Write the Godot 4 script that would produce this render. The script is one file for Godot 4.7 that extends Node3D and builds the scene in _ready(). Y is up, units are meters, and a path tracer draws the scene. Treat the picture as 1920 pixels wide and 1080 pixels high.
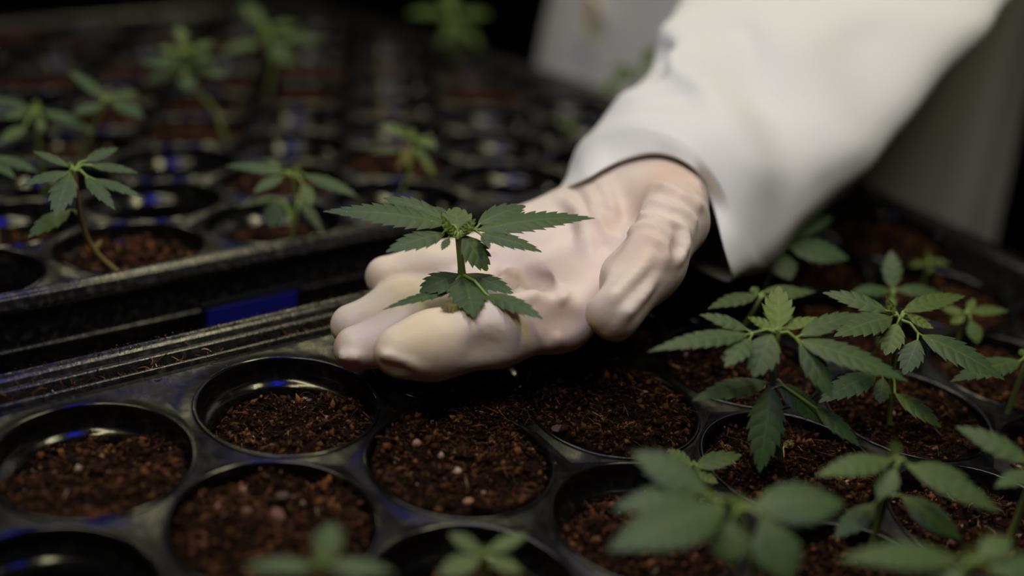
extends Node3D
# A grower's gloved hand holding up a young seedling over two black seedling trays.
# Units are metres; y = 0 is the top face of the front tray.

const EXPOSURE := 1.0
const KEY := 0.285
const RIM := 0.06
const GLOW := 1.0
const WARM := Color(1.0, .965, .76)
const BLUE := Color(.04, .16, 1.0)

const PITCH := 0.0690042      # well spacing along a row
const ROW := 0.0561142        # row spacing
const HOLE := 0.0315
const YAW := 0.71036724
const TILT := 0.113446        # the back tray leans away
const TRAY_AT := Vector3(-0.12481105, 0.0, -0.31125825)

var rng := RandomNumberGenerator.new()
var M := {}
var taken := {}
var u_dir := Vector3(0.75812245, 0, -0.65211223)
var v_dir := Vector3(0.65211223, 0, 0.75812245)


func _ready() -> void:
	# ---- camera
	var cam := Camera3D.new()
	cam.name = "camera"
	cam.position = Vector3(0, 0.2365, 0)
	cam.basis = Basis(Vector3.RIGHT, -0.46694912) * Basis(Vector3.BACK, 0.13)
	cam.near = 0.02
	cam.far = 20.0
	var ca := CameraAttributesPhysical.new()
	ca.frustum_focal_length = 50.6
	ca.frustum_focus_distance = 0.437
	ca.frustum_near = 0.02
	ca.frustum_far = 20.0
	ca.exposure_aperture = 3.4
	cam.attributes = ca
	cam.fov = 26.68
	add_child(cam)
	cam.current = true
	# ---- the air of a dark grow room
	var e := Environment.new()
	e.background_mode = Environment.BG_COLOR
	e.background_color = Color(0, 0, 0)
	e.tonemap_mode = Environment.TONE_MAPPER_LINEAR
	e.tonemap_exposure = EXPOSURE
	e.sdfgi_enabled = true
	e.ssao_enabled = true
	e.ssil_enabled = true
	var we := WorldEnvironment.new()
	we.name = "environment"
	we.environment = e
	add_child(we)
	# ---- lamps over the bench: two warm tubes with a blue one between
	make_materials()
	grow_lights()
	added_blue_glow()
	# ---- the room, the bench, the trays
	room()
	bench()
	front_tray()
	back_tray()
	# ---- soil and what lies on it
	soils()
	litter()
	# ---- the person and the plants
	person()
	plants()


# ------------------------------------------------------------------ helpers
func numbered(called: String) -> String:
	var n: int = taken.get(called, 0)
	taken[called] = n + 1
	return called if n == 0 else "%s_%03d" % [called, n]


func tag(o: Node, label := "", category := "", group := "", kind := "") -> Node:
	if label: o.set_meta("label", label)
	if category: o.set_meta("category", category)
	if group: o.set_meta("group", group)
	if kind: o.set_meta("kind", kind)
	return o


func thing(called: String, label: String, category: String, at := Vector3.ZERO, group := "") -> Node3D:
	var o := Node3D.new()
	o.name = numbered(called)
	o.position = at
	add_child(o)
	tag(o, label, category, group)
	return o


func part(called: String, mesh: Mesh, mat: Material, parent: Node) -> MeshInstance3D:
	var o := MeshInstance3D.new()
	o.name = called if parent != self else numbered(called)
	o.mesh = mesh
	if mat: o.material_override = mat
	o.cast_shadow = GeometryInstance3D.SHADOW_CASTING_SETTING_ON
	parent.add_child(o, true)
	return o


func lin(r: float, g: float, b: float) -> Color:
	return Color(r, g, b).linear_to_srgb()


class Geo:
	var v := PackedVector3Array()
	var n := PackedVector3Array()
	var c := PackedColorArray()
	var t := PackedVector2Array()
	var i := PackedInt32Array()

	func add(p: Vector3, col := Color.WHITE, uv := Vector2.ZERO) -> int:
		v.append(p)
		c.append(col)
		t.append(uv)
		return v.size() - 1

	func tri(a: int, b: int, d: int) -> void:
		i.append(a); i.append(b); i.append(d)

	func quad(a: int, b: int, d: int, e: int) -> void:
		i.append(a); i.append(b); i.append(d)
		i.append(a); i.append(d); i.append(e)

	func box(at: Vector3, size: Vector3, col := Color.WHITE, turn := Basis()) -> void:
		for f in 6:
			var ax: int = f >> 1
			var s := 1.0 if f & 1 else -1.0
			var nn := Vector3.ZERO
			nn[ax] = s
			var a := Vector3.ZERO
			a[(ax + 1) % 3] = 1.0
			var b := nn.cross(a)
			var k := []
			for q in [[-1, -1], [1, -1], [1, 1], [-1, 1]]:
				k.append(add(at + turn * ((nn + a * q[0] + b * q[1]) * size * 0.5), col))
			quad(k[0], k[3], k[2], k[1])

	func mesh(smooth := true) -> ArrayMesh:
		n.resize(v.size())
		n.fill(Vector3.ZERO)
		for q in range(0, i.size(), 3):
			var a := i[q]
			var b := i[q + 1]
			var d := i[q + 2]
			var fn := (v[d] - v[a]).cross(v[b] - v[a])
			n[a] += fn
			n[b] += fn
			n[d] += fn
		for q in n.size():
			n[q] = n[q].normalized() if n[q].length_squared() > 1e-24 else Vector3.UP
		var arr := []
		arr.resize(Mesh.ARRAY_MAX)
		arr[Mesh.ARRAY_VERTEX] = v
		if smooth: arr[Mesh.ARRAY_NORMAL] = n
		arr[Mesh.ARRAY_COLOR] = c
		arr[Mesh.ARRAY_TEX_UV] = t
		arr[Mesh.ARRAY_INDEX] = i
		var m := ArrayMesh.new()
		m.add_surface_from_arrays(Mesh.PRIMITIVE_TRIANGLES, arr)
		return m


func lathe(g: Geo, profile: Array, seg := 64, at := Vector3.ZERO, col := Color.WHITE) -> void:
	var base := g.v.size()
	for k in seg + 1:
		var a := TAU * k / seg
		for p in profile:
			g.add(at + Vector3(cos(a) * p.x, p.y, sin(a) * p.x), col, Vector2(float(k) / seg, p.y))
	var m := profile.size()
	for k in seg:
		for j in m - 1:
			var a := base + k * m + j
			g.quad(a, a + m, a + m + 1, a + 1)


func tube(g: Geo, pts: Array, radii: Array, seg := 10, col := Color.WHITE) -> void:
	var base := g.v.size()
	var side := Vector3.ZERO
	for k in pts.size():
		var d: Vector3 = (pts[mini(k + 1, pts.size() - 1)] - pts[maxi(k - 1, 0)]).normalized()
		if side == Vector3.ZERO:
			side = d.cross(Vector3.RIGHT if absf(d.x) < 0.8 else Vector3.FORWARD).normalized()
		side = (side - d * side.dot(d)).normalized()
		var up := d.cross(side)
		for j in seg:
			var a := TAU * j / seg
			g.add(pts[k] + (side * cos(a) + up * sin(a)) * radii[k], col)
	for k in pts.size() - 1:
		for j in seg:
			var a := base + k * seg + j
			var b := base + k * seg + (j + 1) % seg
			g.quad(a, b, b + seg, a + seg)
	for e in [0, pts.size() - 1]:
		var c := g.add(pts[e], col)
		for j in seg:
			var a: int = base + e * seg + j
			var b: int = base + e * seg + (j + 1) % seg
			if e == 0: g.tri(c, b, a)
			else: g.tri(c, a, b)


func noise_tex(size: int, freq: float, seed_: int, normal := false, ramp: Array = [], bump := 4.0) -> NoiseTexture2D:
	var f := FastNoiseLite.new()
	f.seed = seed_
	f.frequency = freq
	f.fractal_octaves = 5
	var t := NoiseTexture2D.new()
	t.width = size
	t.height = size
	t.seamless = true
	t.noise = f
	t.as_normal_map = normal
	t.bump_strength = bump
	if ramp:
		var gr := Gradient.new()
		gr.offsets = PackedFloat32Array(ramp.map(func(x): return x[0]))
		gr.colors = PackedColorArray(ramp.map(func(x): return x[1]))
		t.color_ramp = gr
	return t


func std(albedo: Color, rough: float, called: String) -> StandardMaterial3D:
	var m := StandardMaterial3D.new()
	m.resource_name = called
	m.albedo_color = albedo
	m.roughness = rough
	return m


func triplanar(m: StandardMaterial3D, scale: float) -> void:
	m.uv1_triplanar = true
	m.uv1_scale = Vector3.ONE * scale


func make_materials() -> void:
	rng.seed = 11
	# black tray plastic, scuffed and dusty
	var p := std(Color.WHITE, 1.0, "tray_plastic")
	p.albedo_texture = noise_tex(512, 0.02, 3, false, [[0.0, lin(.003, .003, .0035)], [0.6, lin(.0045, .0045, .005)], [0.75, lin(.009, .009, .009)], [1.0, lin(.028, .027, .025)]])
	p.roughness_texture = noise_tex(512, 0.012, 5, false, [[0.0, Color(.22, .22, .22)], [0.5, Color(.30, .30, .30)], [1.0, Color(.6, .6, .6)]])
	p.normal_enabled = true
	p.normal_texture = noise_tex(512, 0.03, 7, true, [], 1.5)
	p.normal_scale = 0.25
	p.metallic_specular = 0.36
	triplanar(p, 14.0)
	M.plastic = p
	var r := std(Color.WHITE, 1.0, "worn_rim_plastic")
	r.albedo_texture = noise_tex(512, 0.035, 13, false, [[0.0, lin(.007, .007, .008)], [0.5, lin(.012, .012, .013)], [0.72, lin(.035, .033, .033)], [1.0, lin(.11, .10, .095)]])
	r.roughness_texture = noise_tex(512, 0.03, 15, false, [[0.0, Color(.16, .16, .16)], [0.6, Color(.28, .28, .28)], [1.0, Color(.5, .5, .5)]])
	r.normal_enabled = true
	r.normal_texture = noise_tex(512, 0.05, 17, true, [], 3.0)
	r.normal_scale = 0.22
	triplanar(r, 12.0)
	M.rim = r
	M.wall = std(lin(.004, .004, .0045), 0.9, "black_curtain")
	M.floor = std(lin(.01, .01, .011), 0.6, "dark_concrete")
	M.bench = std(lin(.006, .006, .007), 0.35, "black_bench_sheet")
	M.gloss = std(lin(.004, .004, .005), 0.14, "glossy_black_board")
	M.housing = std(lin(.6, .6, .6), 0.4, "lamp_housing")
	# coir
	var s := std(Color.WHITE, 0.92, "coir")
	s.vertex_color_use_as_albedo = true
	s.metallic_specular = 0.25
	M.soil = s
	# leaves: a print of fine veins and pale specks over the leaf's own green
	var im := Image.create(512, 512, false, Image.FORMAT_RGB8)
	im.fill(Color(.5, .5, .5))
	for y in 512:
		for x in 512:
			var k := 0.5 + 0.035 * sin(x * 0.9 + sin(y * 0.13) * 3.0) * sin(y * 0.7) + rng.randf_range(-.02, .02)
			im.set_pixel(x, y, Color(k, k, k))
	for q in 46:
		var x := rng.randi_range(4, 506)
		var y := rng.randi_range(4, 506)
		im.fill_rect(Rect2i(x, y, rng.randi_range(2, 6), rng.randi_range(2, 4)), Color(.95, .95, .95))
	var lt := ImageTexture.create_from_image(im)
	var l := std(Color.WHITE, 0.5, "leaf")
	l.vertex_color_use_as_albedo = true
	l.albedo_texture = lt
	l.cull_mode = BaseMaterial3D.CULL_DISABLED
	l.metallic_specular = 0.4
	l.backlight_enabled = true
	l.backlight = Color(.22, .28, .10)
	M.leaf = l
	var st := std(Color.WHITE, 0.55, "stem")
	st.vertex_color_use_as_albedo = true
	M.stem = st
	# glove
	var g := std(Color.WHITE, 0.42, "latex_glove")
	g.vertex_color_use_as_albedo = true
	g.metallic_specular = 0.4
	g.subsurf_scatter_enabled = true
	g.subsurf_scatter_strength = 0.12
	g.normal_enabled = true
	g.normal_texture = noise_tex(512, 0.012, 23, true, [], 6.0)
	g.normal_scale = 0.28
	triplanar(g, 14.0)
	M.glove = g
	# cotton coat
	var c := std(lin(.74, .755, .77), 0.9, "white_cotton")
	c.normal_enabled = true
	c.normal_texture = noise_tex(512, 0.35, 29, true, [], 3.0)
	c.normal_scale = 0.25
	triplanar(c, 30.0)
	c.rim_enabled = true
	c.rim = 0.2
	M.coat = c
	M.button = std(lin(.62, .55, .40), 0.35, "button")
	M.trousers = std(lin(.03, .03, .04), 0.9, "dark_cloth")
	M.pebble = std(Color.WHITE, 0.8, "pebble")
	M.pebble.vertex_color_use_as_albedo = true


# ------------------------------------------------------------------ lamps
func lamp(label: String, at: Vector3, turn: Basis, size: Vector2, tint: Color, energy: float, glow: float, group: String) -> void:
	var o := thing("grow_light", label, "lamp", at, group)
	o.basis = turn
	var g := Geo.new()
	g.box(Vector3(0, 0.03, 0), Vector3(size.x + .02, 0.05, size.y + .03))
	part("housing", g.mesh(false), M.housing, o)
	g = Geo.new()
	g.box(Vector3(0, 0.001, 0), Vector3(size.x, 0.006, size.y))
	var em := std(Color.WHITE, 0.4, "lamp_lens")
	em.emission_enabled = true
	em.emission = tint
	em.emission_energy_multiplier = glow
	part("lens", g.mesh(false), em, o)
	g = Geo.new()
	tube(g, [Vector3(0, 0.055, 0), o.basis.inverse() * (Vector3(0, 1.59 - at.y, 0) + o.basis * Vector3(0, .055, 0))], [0.003, 0.003], 6)
	part("hanger", g.mesh(), M.housing, o)
	var a := AreaLight3D.new()
	a.name = "lamp_light"
	a.area_size = size
	a.light_color = tint
	a.light_energy = energy
	a.area_range = 6.0
	a.area_attenuation = 2.0
	a.shadow_enabled = true
	a.position = Vector3(0, -0.006, 0)
	a.rotation.x = -PI / 2
	o.add_child(a)


func grow_lights() -> void:
	var mid := Vector3(-0.06, 0.74, -0.34)
	var over := Basis(Vector3.UP, YAW)
	lamp("warm grow light tube hung on the left straight above the trays", mid - u_dir * .26, over, Vector2(.08, .7), WARM, KEY, GLOW, "grow lights hung right above the trays")
	lamp("blue grow light tube hung between the two warm ones", mid, over, Vector2(.08, .7), BLUE, KEY * .5, GLOW * .5, "grow lights hung right above the trays")
	lamp("warm grow light tube hung on the right above the trays", mid + u_dir * .26, over, Vector2(.08, .7), WARM, KEY, GLOW, "grow lights hung right above the trays")
	# a row of lamps behind the back tray, tipped down towards the bench
	var az := .47
	var along := Vector3(cos(az), 0, -sin(az))
	var away := Vector3(-sin(az) * cos(.54), sin(.54), -cos(az) * cos(.54))
	var tip := Basis(along, away, along.cross(away))
	var c := Vector3(-.10, 0, -.42) + away * 1.1
	lamp("left warm lamp of the row behind the back tray", c - along * .25, tip, Vector2(.2, .03), WARM, RIM, GLOW, "lamps in a row behind the back tray")
	lamp("blue lamp in the middle of the row behind the back tray", c, tip, Vector2(.24, .03), BLUE, RIM * .2, GLOW * 1.1, "lamps in a row behind the back tray")
	lamp("right warm lamp of the row behind the back tray", c + along * .25, tip, Vector2(.2, .03), WARM, RIM, GLOW, "lamps in a row behind the back tray")


func added_blue_glow() -> void:  # added glowing panel in place of a blue reflection between the trays
	var o := thing("added_glow", "added blue glow standing in for a reflection in the gap between the two trays", "added glow", TRAY_AT + u_dir * PITCH * 1.56 - v_dir * PITCH * 1.515 + Vector3(0, -.024, 0))
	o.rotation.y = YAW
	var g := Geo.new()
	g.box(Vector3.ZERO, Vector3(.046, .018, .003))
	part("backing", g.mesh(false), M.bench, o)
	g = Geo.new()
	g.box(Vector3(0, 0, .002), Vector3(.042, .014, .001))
	var em := std(lin(.01, .01, .05), 0.4, "blue_glow")
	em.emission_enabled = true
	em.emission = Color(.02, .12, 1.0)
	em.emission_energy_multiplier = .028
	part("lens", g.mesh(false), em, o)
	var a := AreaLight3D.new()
	a.name = "added_glow_light"
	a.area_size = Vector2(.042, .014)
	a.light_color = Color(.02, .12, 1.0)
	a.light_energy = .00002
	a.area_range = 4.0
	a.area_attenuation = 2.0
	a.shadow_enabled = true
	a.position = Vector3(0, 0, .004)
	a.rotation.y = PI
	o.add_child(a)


# ------------------------------------------------------------------ room
func slab(called: String, at: Vector3, size: Vector3, m: Material) -> void:
	var g := Geo.new()
	g.box(Vector3.ZERO, size)
	var o := part(called, g.mesh(false), m, self)
	o.position = at
	o.set_meta("kind", "structure")


func room() -> void:
	slab("floor", Vector3(0, -0.95, -0.5), Vector3(5.2, 0.1, 5.2), M.floor)
	slab("ceiling", Vector3(0, 1.65, -0.5), Vector3(5.2, 0.1, 5.2), M.wall)
	slab("wall_back", Vector3(0, 0.35, -3.05), Vector3(5.2, 2.5, 0.1), M.wall)
	slab("wall_front", Vector3(0, 0.35, 2.05), Vector3(5.2, 2.5, 0.1), M.wall)
	slab("wall_left", Vector3(-2.55, 0.35, -0.5), Vector3(0.1, 2.5, 5.0), M.wall)
	slab("wall_right", Vector3(2.55, 0.35, -0.5), Vector3(0.1, 2.5, 5.0), M.wall)


func bench() -> void:
	var o := thing("bench", "low black bench carrying both seedling trays", "bench", TRAY_AT + Vector3(0, -0.90, 0))
	o.rotation.y = YAW
	var x0 := -0.25
	var x1 := 0.480
	var z0 := -0.75
	var z1 := 0.36
	var mid := Vector3((x0 + x1) / 2, 0, (z0 + z1) / 2)
	var g := Geo.new()
	g.box(mid + Vector3(0, 0.755, 0), Vector3(x1 - x0, 0.02, z1 - z0))
	part("bench_top", g.mesh(false), M.bench, o)
	g = Geo.new()
	g.box(Vector3(x1 - 0.006, 0.785, mid.z), Vector3(0.012, 0.08, z1 - z0))
	g.box(Vector3(x0 + 0.006, 0.785, mid.z), Vector3(0.012, 0.08, z1 - z0))
	part("edge_board", g.mesh(false), M.bench, o)
	for k in [[x0 + .03, z0 + .03], [x1 - .03, z0 + .03], [x0 + .03, z1 - .03], [x1 - .03, z1 - .03]]:
		g = Geo.new()
		g.box(Vector3(k[0], 0.3725, k[1]), Vector3(0.04, 0.745, 0.04))
		part("leg", g.mesh(false), M.bench, o)
	g = Geo.new()
	g.box(Vector3(mid.x, 0.80, (z1 - 0.064) / 2), Vector3(x1 - x0 - 0.03, 0.066, z1 + 0.06))
	part("riser_board", g.mesh(false), M.bench, o)
	g = Geo.new()
	g.box(Vector3(mid.x, 0.8155, -.0865), Vector3(x1 - x0 - 0.03, 0.101, .044))
	part("reflector_board", g.mesh(false), M.gloss, o)  # added glossy board, put here to reflect blue lamp light in the gap


# ------------------------------------------------------------------ trays
func clip(poly: Array, nrm: Vector2, lim: float) -> Array:
	var out := []
	for k in poly.size():
		var a: Vector2 = poly[k]
		var b: Vector2 = poly[(k + 1) % poly.size()]
		var da := a.dot(nrm) - lim
		var db := b.dot(nrm) - lim
		if da <= 0: out.append(a)
		if (da < 0) != (db < 0) and absf(da - db) > 1e-12: out.append(a + (b - a) * (da / (da - db)))
	return out


func deck(centres: Array, lo: Vector2, hi: Vector2) -> ArrayMesh:
	var g := Geo.new()
	for c: Vector2 in centres:
		var poly := [lo - c, Vector2(hi.x, lo.y) - c, hi - c, Vector2(lo.x, hi.y) - c]
		for o: Vector2 in centres:
			var d := o - c
			if o != c and d.length() < 0.15:
				poly = clip(poly, d.normalized(), d.length() / 2)
		if poly.size() < 3: continue
		var angs := []
		for k in 60: angs.append(TAU * k / 60 - PI)
		for q: Vector2 in poly: angs.append(q.angle())
		angs.sort()
		var base := g.v.size()
		var fr := [0.0, 0.06, 0.16, 0.3, 0.5, 0.75, 1.0]
		for a: float in angs:
			var dir := Vector2(cos(a), sin(a))
			var far := 1.0
			for k in poly.size():
				var p: Vector2 = poly[k]
				var q: Vector2 = poly[(k + 1) % poly.size()]
				var ed := q - p
				var den := dir.cross(ed)
				if absf(den) > 1e-9:
					var t := p.cross(ed) / den
					var s := p.cross(dir) / den
					if t > 0 and s > -1e-4 and s < 1.0001: far = minf(far, t)
			var r0 := HOLE + 0.0008
			far = maxf(far, r0 + 1e-5)
			for f: float in fr:
				var r := r0 + (far - r0) * f
				var d := r - HOLE
				var dip := -0.0016 * (1.0 - exp(-pow(d / 0.0042, 2.0)))
				g.add(Vector3(c.x + dir.x * r, dip + 0.0004, c.y + dir.y * r))
		var m := fr.size()
		var na := angs.size()
		for k in na:
			for j in m - 1:
				var a := base + k * m + j
				var b := base + ((k + 1) % na) * m + j
				g.quad(a, b, b + 1, a + 1)
	return g.mesh()


func well_mesh() -> ArrayMesh:
	var g := Geo.new()
	var R := HOLE
	lathe(g, [Vector2(R + .0010, .0002), Vector2(R + .0006, .0009), Vector2(R + .0001, .0011), Vector2(R - .0005, .0008), Vector2(R - .0009, 0), Vector2(R - .0012, -.003), Vector2(R - .0014, -.0045), Vector2(R - .0018, -.0060), Vector2(R - .0026, -.0073), Vector2(R - .0038, -.0082), Vector2(R - .0050, -.0090), Vector2(R - .0058, -.0102), Vector2(R - .0062, -.0120), Vector2(R - .0066, -.017), Vector2(R - .0070, -.038), Vector2(R - .0095, -.058), Vector2(R - .0115, -.0610), Vector2(.007, -.0615), Vector2(.007, -.0622)], 72)
	# flipped so the inside faces the eye
	return g.mesh()


func rows(j0: int, j1: int, k0: int, k1: int, zero: Vector2, way: float) -> Array:
	var out := []
	for j in range(j0, j1):
		for k in range(k0, k1):
			var x := k + (0.5 if (j % 2 != 0) and way < 0 else (-0.5 if j % 2 != 0 else 0.0))
			out.append(Vector2(zero.x + x * PITCH, zero.y + way * j * ROW))
	return out


func strip(g: Geo, profile: Array, x0: float, x1: float, steps := 40) -> void:
	# a profile in (y, z) drawn along x
	var base := g.v.size()
	for s in steps + 1:
		for p: Vector2 in profile:
			g.add(Vector3(lerpf(x0, x1, float(s) / steps), p.x, p.y))
	var m := profile.size()
	for s in steps:
		for j in m - 1:
			var a := base + s * m + j
			g.quad(a, a + 1, a + m + 1, a + m)


func strip_z(g: Geo, profile: Array, z0: float, z1: float, steps := 40) -> void:
	var base := g.v.size()
	for s in steps + 1:
		for p: Vector2 in profile:
			g.add(Vector3(p.x, p.y, lerpf(z0, z1, float(s) / steps)))
	var m := profile.size()
	for s in steps:
		for j in m - 1:
			var a := base + s * m + j
			g.quad(a, a + 1, a + m + 1, a + m)


var well_shape: ArrayMesh


func tray_parts(o: Node3D, centres: Array, lo: Vector2, hi: Vector2) -> void:
	part("deck", deck(centres, lo, hi), M.plastic, o)
	for c: Vector2 in centres:
		var w := part("well", well_shape, M.well, o)
		w.position = Vector3(c.x, 0, c.y)


var front_wells: Array
var back_wells: Array


func front_tray() -> void:
	var wm: StandardMaterial3D = M.plastic.duplicate()
	wm.resource_name = "well_plastic"
	wm.roughness_texture = null
	wm.roughness = 0.16
	wm.metallic_specular = 0.5
	wm.cull_mode = BaseMaterial3D.CULL_DISABLED
	M.well = wm
	well_shape = well_mesh()
	var o := thing("seedling_tray", "black plastic seedling tray in front, round wells of coir and a ribbed rim", "tray", TRAY_AT, "black seedling trays")
	o.rotation.y = YAW
	var lo := Vector2(-1.75 * PITCH, -0.585 * PITCH)
	var hi := Vector2(6.55 * PITCH, 4.0 * ROW + 0.58 * PITCH)
	front_wells = rows(0, 5, -1, 7, Vector2.ZERO, 1.0)
	tray_parts(o, front_wells, lo, hi)
	var g := Geo.new()
	var P := PITCH
	var back := [Vector2(-.0012, lo.y), Vector2(.0004, lo.y - .0004), Vector2(.0010, lo.y - .0012), Vector2(.0002, lo.y - .0020), Vector2(-.0036, lo.y - .0026), Vector2(-.0040, lo.y - .0036), Vector2(-.0038, lo.y - .0062), Vector2(-.0030, lo.y - .0068), Vector2(.0006, lo.y - .0074), Vector2(.0014, lo.y - .0084), Vector2(.0010, lo.y - .0104), Vector2(-.0002, lo.y - .0112), Vector2(-.0028, lo.y - .0117), Vector2(-.0028, lo.y - .0128), Vector2(.0004, lo.y - .0134), Vector2(.0018, lo.y - .0144), Vector2(.0022, lo.y - .0175), Vector2(.0016, lo.y - .0190), Vector2(-.0010, lo.y - .0198), Vector2(-.0090, lo.y - .0200), Vector2(-.0090, lo.y - .0190), Vector2(-.050, lo.y - .0150)]
	strip(g, back, lo.x - .02, hi.x + .012)
	part("ribbed_rim", g.mesh(), M.rim_two_sided if M.has("rim_two_sided") else rim_two_sided(), o)
	g = Geo.new()
	strip(g, [Vector2(-.0012, hi.y), Vector2(.0010, hi.y + .001), Vector2(.0010, hi.y + .012), Vector2(-.009, hi.y + .013), Vector2(-.050, hi.y + .010)], lo.x - .02, hi.x + .012)
	strip_z(g, [Vector2(hi.x, -.0012), Vector2(hi.x + .001, .0010), Vector2(hi.x + .012, .0010), Vector2(hi.x + .013, -.009), Vector2(hi.x + .010, -.05)], lo.y - .02, hi.y + .012)
	strip_z(g, [Vector2(lo.x, -.0012), Vector2(lo.x - .001, .0010), Vector2(lo.x - .019, .0010), Vector2(lo.x - .02, -.009), Vector2(lo.x - .017, -.05)], lo.y - .02, hi.y + .012)
	part("rim", g.mesh(), M.rim_two_sided, o)


func rim_two_sided() -> Material:
	var m: StandardMaterial3D = M.rim.duplicate()
	m.cull_mode = BaseMaterial3D.CULL_DISABLED
	m.resource_name = "rim_plastic"
	M.rim_two_sided = m
	return m


func back_tray() -> void:
	var at := TRAY_AT - v_dir * PITCH * 1.62
	var o := thing("seedling_tray", "blurred black seedling tray behind the gap, leaning away, many wells half empty", "tray", at, "black seedling trays")
	o.basis = Basis(Vector3.UP, YAW) * Basis(Vector3.RIGHT, -TILT)
	var P := PITCH
	var z0 := -(0.50 + 0.813 * 9 + 0.58) * P
	var lo := Vector2(-1.5 * P, z0)
	var hi := Vector2(6.74 * P, -0.055 * P)
	back_wells = rows(0, 10, -1, 7, Vector2(0.02 * P, -0.50 * P), -1.0).filter(func(c): return c.x < 6.2 * P)
	tray_parts(o, back_wells, lo, hi)
	var g := Geo.new()
	var z := hi.y
	strip(g, [Vector2(-.0010, z - .0002), Vector2(.0022, z + .0006), Vector2(.0030, z + .0016), Vector2(.0022, z + .0028), Vector2(.0012, z + .0034), Vector2(.0018, z + .0040), Vector2(.0016, z + .0050), Vector2(.0002, z + .0056), Vector2(-.0012, z + .0056), Vector2(-.0018, z + .0064), Vector2(-.0034, z + .0066), Vector2(-.0044, z + .0058), Vector2(-.0050, z + .0030), Vector2(-.020, z + .0010), Vector2(-.0212, z + .0028), Vector2(-.0222, z + .0030), Vector2(-.0230, z + .0010), Vector2(-.055, z - .006)], lo.x, hi.x + .005)
	part("ribbed_rim", g.mesh(), M.rim_two_sided, o)
	g = Geo.new()
	strip(g, [Vector2(-.0012, lo.y), Vector2(.003, lo.y - .001), Vector2(.003, lo.y - .010), Vector2(-.009, lo.y - .012), Vector2(-.05, lo.y - .006)], lo.x, hi.x + .005)
	strip_z(g, [Vector2(hi.x, -.0012), Vector2(hi.x + .001, .002), Vector2(hi.x + .008, .002), Vector2(hi.x + .009, -.009), Vector2(hi.x + .006, -.05)], lo.y - .01, hi.y)
	strip_z(g, [Vector2(lo.x, -.0012), Vector2(lo.x - .001, .002), Vector2(lo.x - .008, .002), Vector2(lo.x - .009, -.009), Vector2(lo.x - .006, -.05)], lo.y - .01, hi.y)
	part("rim", g.mesh(), M.rim_two_sided, o)


# ------------------------------------------------------------------ soil
func coir_color() -> Color:
	var k := rng.randf()
	if k < 0.012: return Color(.30, .22, .16)
	if k < 0.13: return Color(.165, .070, .027) * rng.randf_range(.7, 1.1)
	if k < 0.40: return Color(.080, .034, .015) * rng.randf_range(.7, 1.25)
	return Color(.026, .012, .008) * rng.randf_range(.35, 1.3)


func crumb(g: Geo, at: Vector3, size: float, col: Color) -> void:
	var b := Basis.from_euler(Vector3(rng.randf() * TAU, rng.randf() * TAU, rng.randf() * TAU))
	var s := Vector3(rng.randf_range(.7, 1.5), rng.randf_range(.35, .8), rng.randf_range(.5, 1.0)) * size * 0.5
	var k := g.v.size()
	for d in [Vector3.RIGHT, Vector3.LEFT, Vector3.UP, Vector3.DOWN, Vector3.BACK, Vector3.FORWARD]:
		g.add(at + b * (d * s * rng.randf_range(.7, 1.25)), col * rng.randf_range(.8, 1.15))
	for f in [[0, 2, 4], [2, 1, 4], [1, 3, 4], [3, 0, 4], [2, 0, 5], [1, 2, 5], [3, 1, 5], [0, 3, 5]]:
		g.tri(k + f[0], k + f[2], k + f[1])


func fibre(g: Geo, at: Vector3, length: float, thick: float, col: Color) -> void:
	var dir := Vector3(rng.randfn(), rng.randfn() * .35, rng.randfn()).normalized()
	var bend := Vector3(rng.randfn(), absf(rng.randfn()) * .6, rng.randfn()) * length * .22
	var side := dir.cross(Vector3.UP + Vector3(.1, 0, .05)).normalized() * thick * .5
	var up := dir.cross(side).normalized() * thick * .5
	var k := g.v.size()
	for s in 4:
		var f := s / 3.0
		var p := at + dir * length * (f - .5) + bend * 4.0 * f * (1.0 - f)
		var w := 1.0 - .55 * absf(2.0 * f - 1.0)
		g.add(p + side * w, col)
		g.add(p - side * w * .5 + up * w, col)
		g.add(p - side * w * .5 - up * w, col)
	for s in 3:
		for j in 3:
			var a := k + s * 3 + j
			var b := k + s * 3 + (j + 1) % 3
			g.quad(a, a + 3, b + 3, b)


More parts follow.
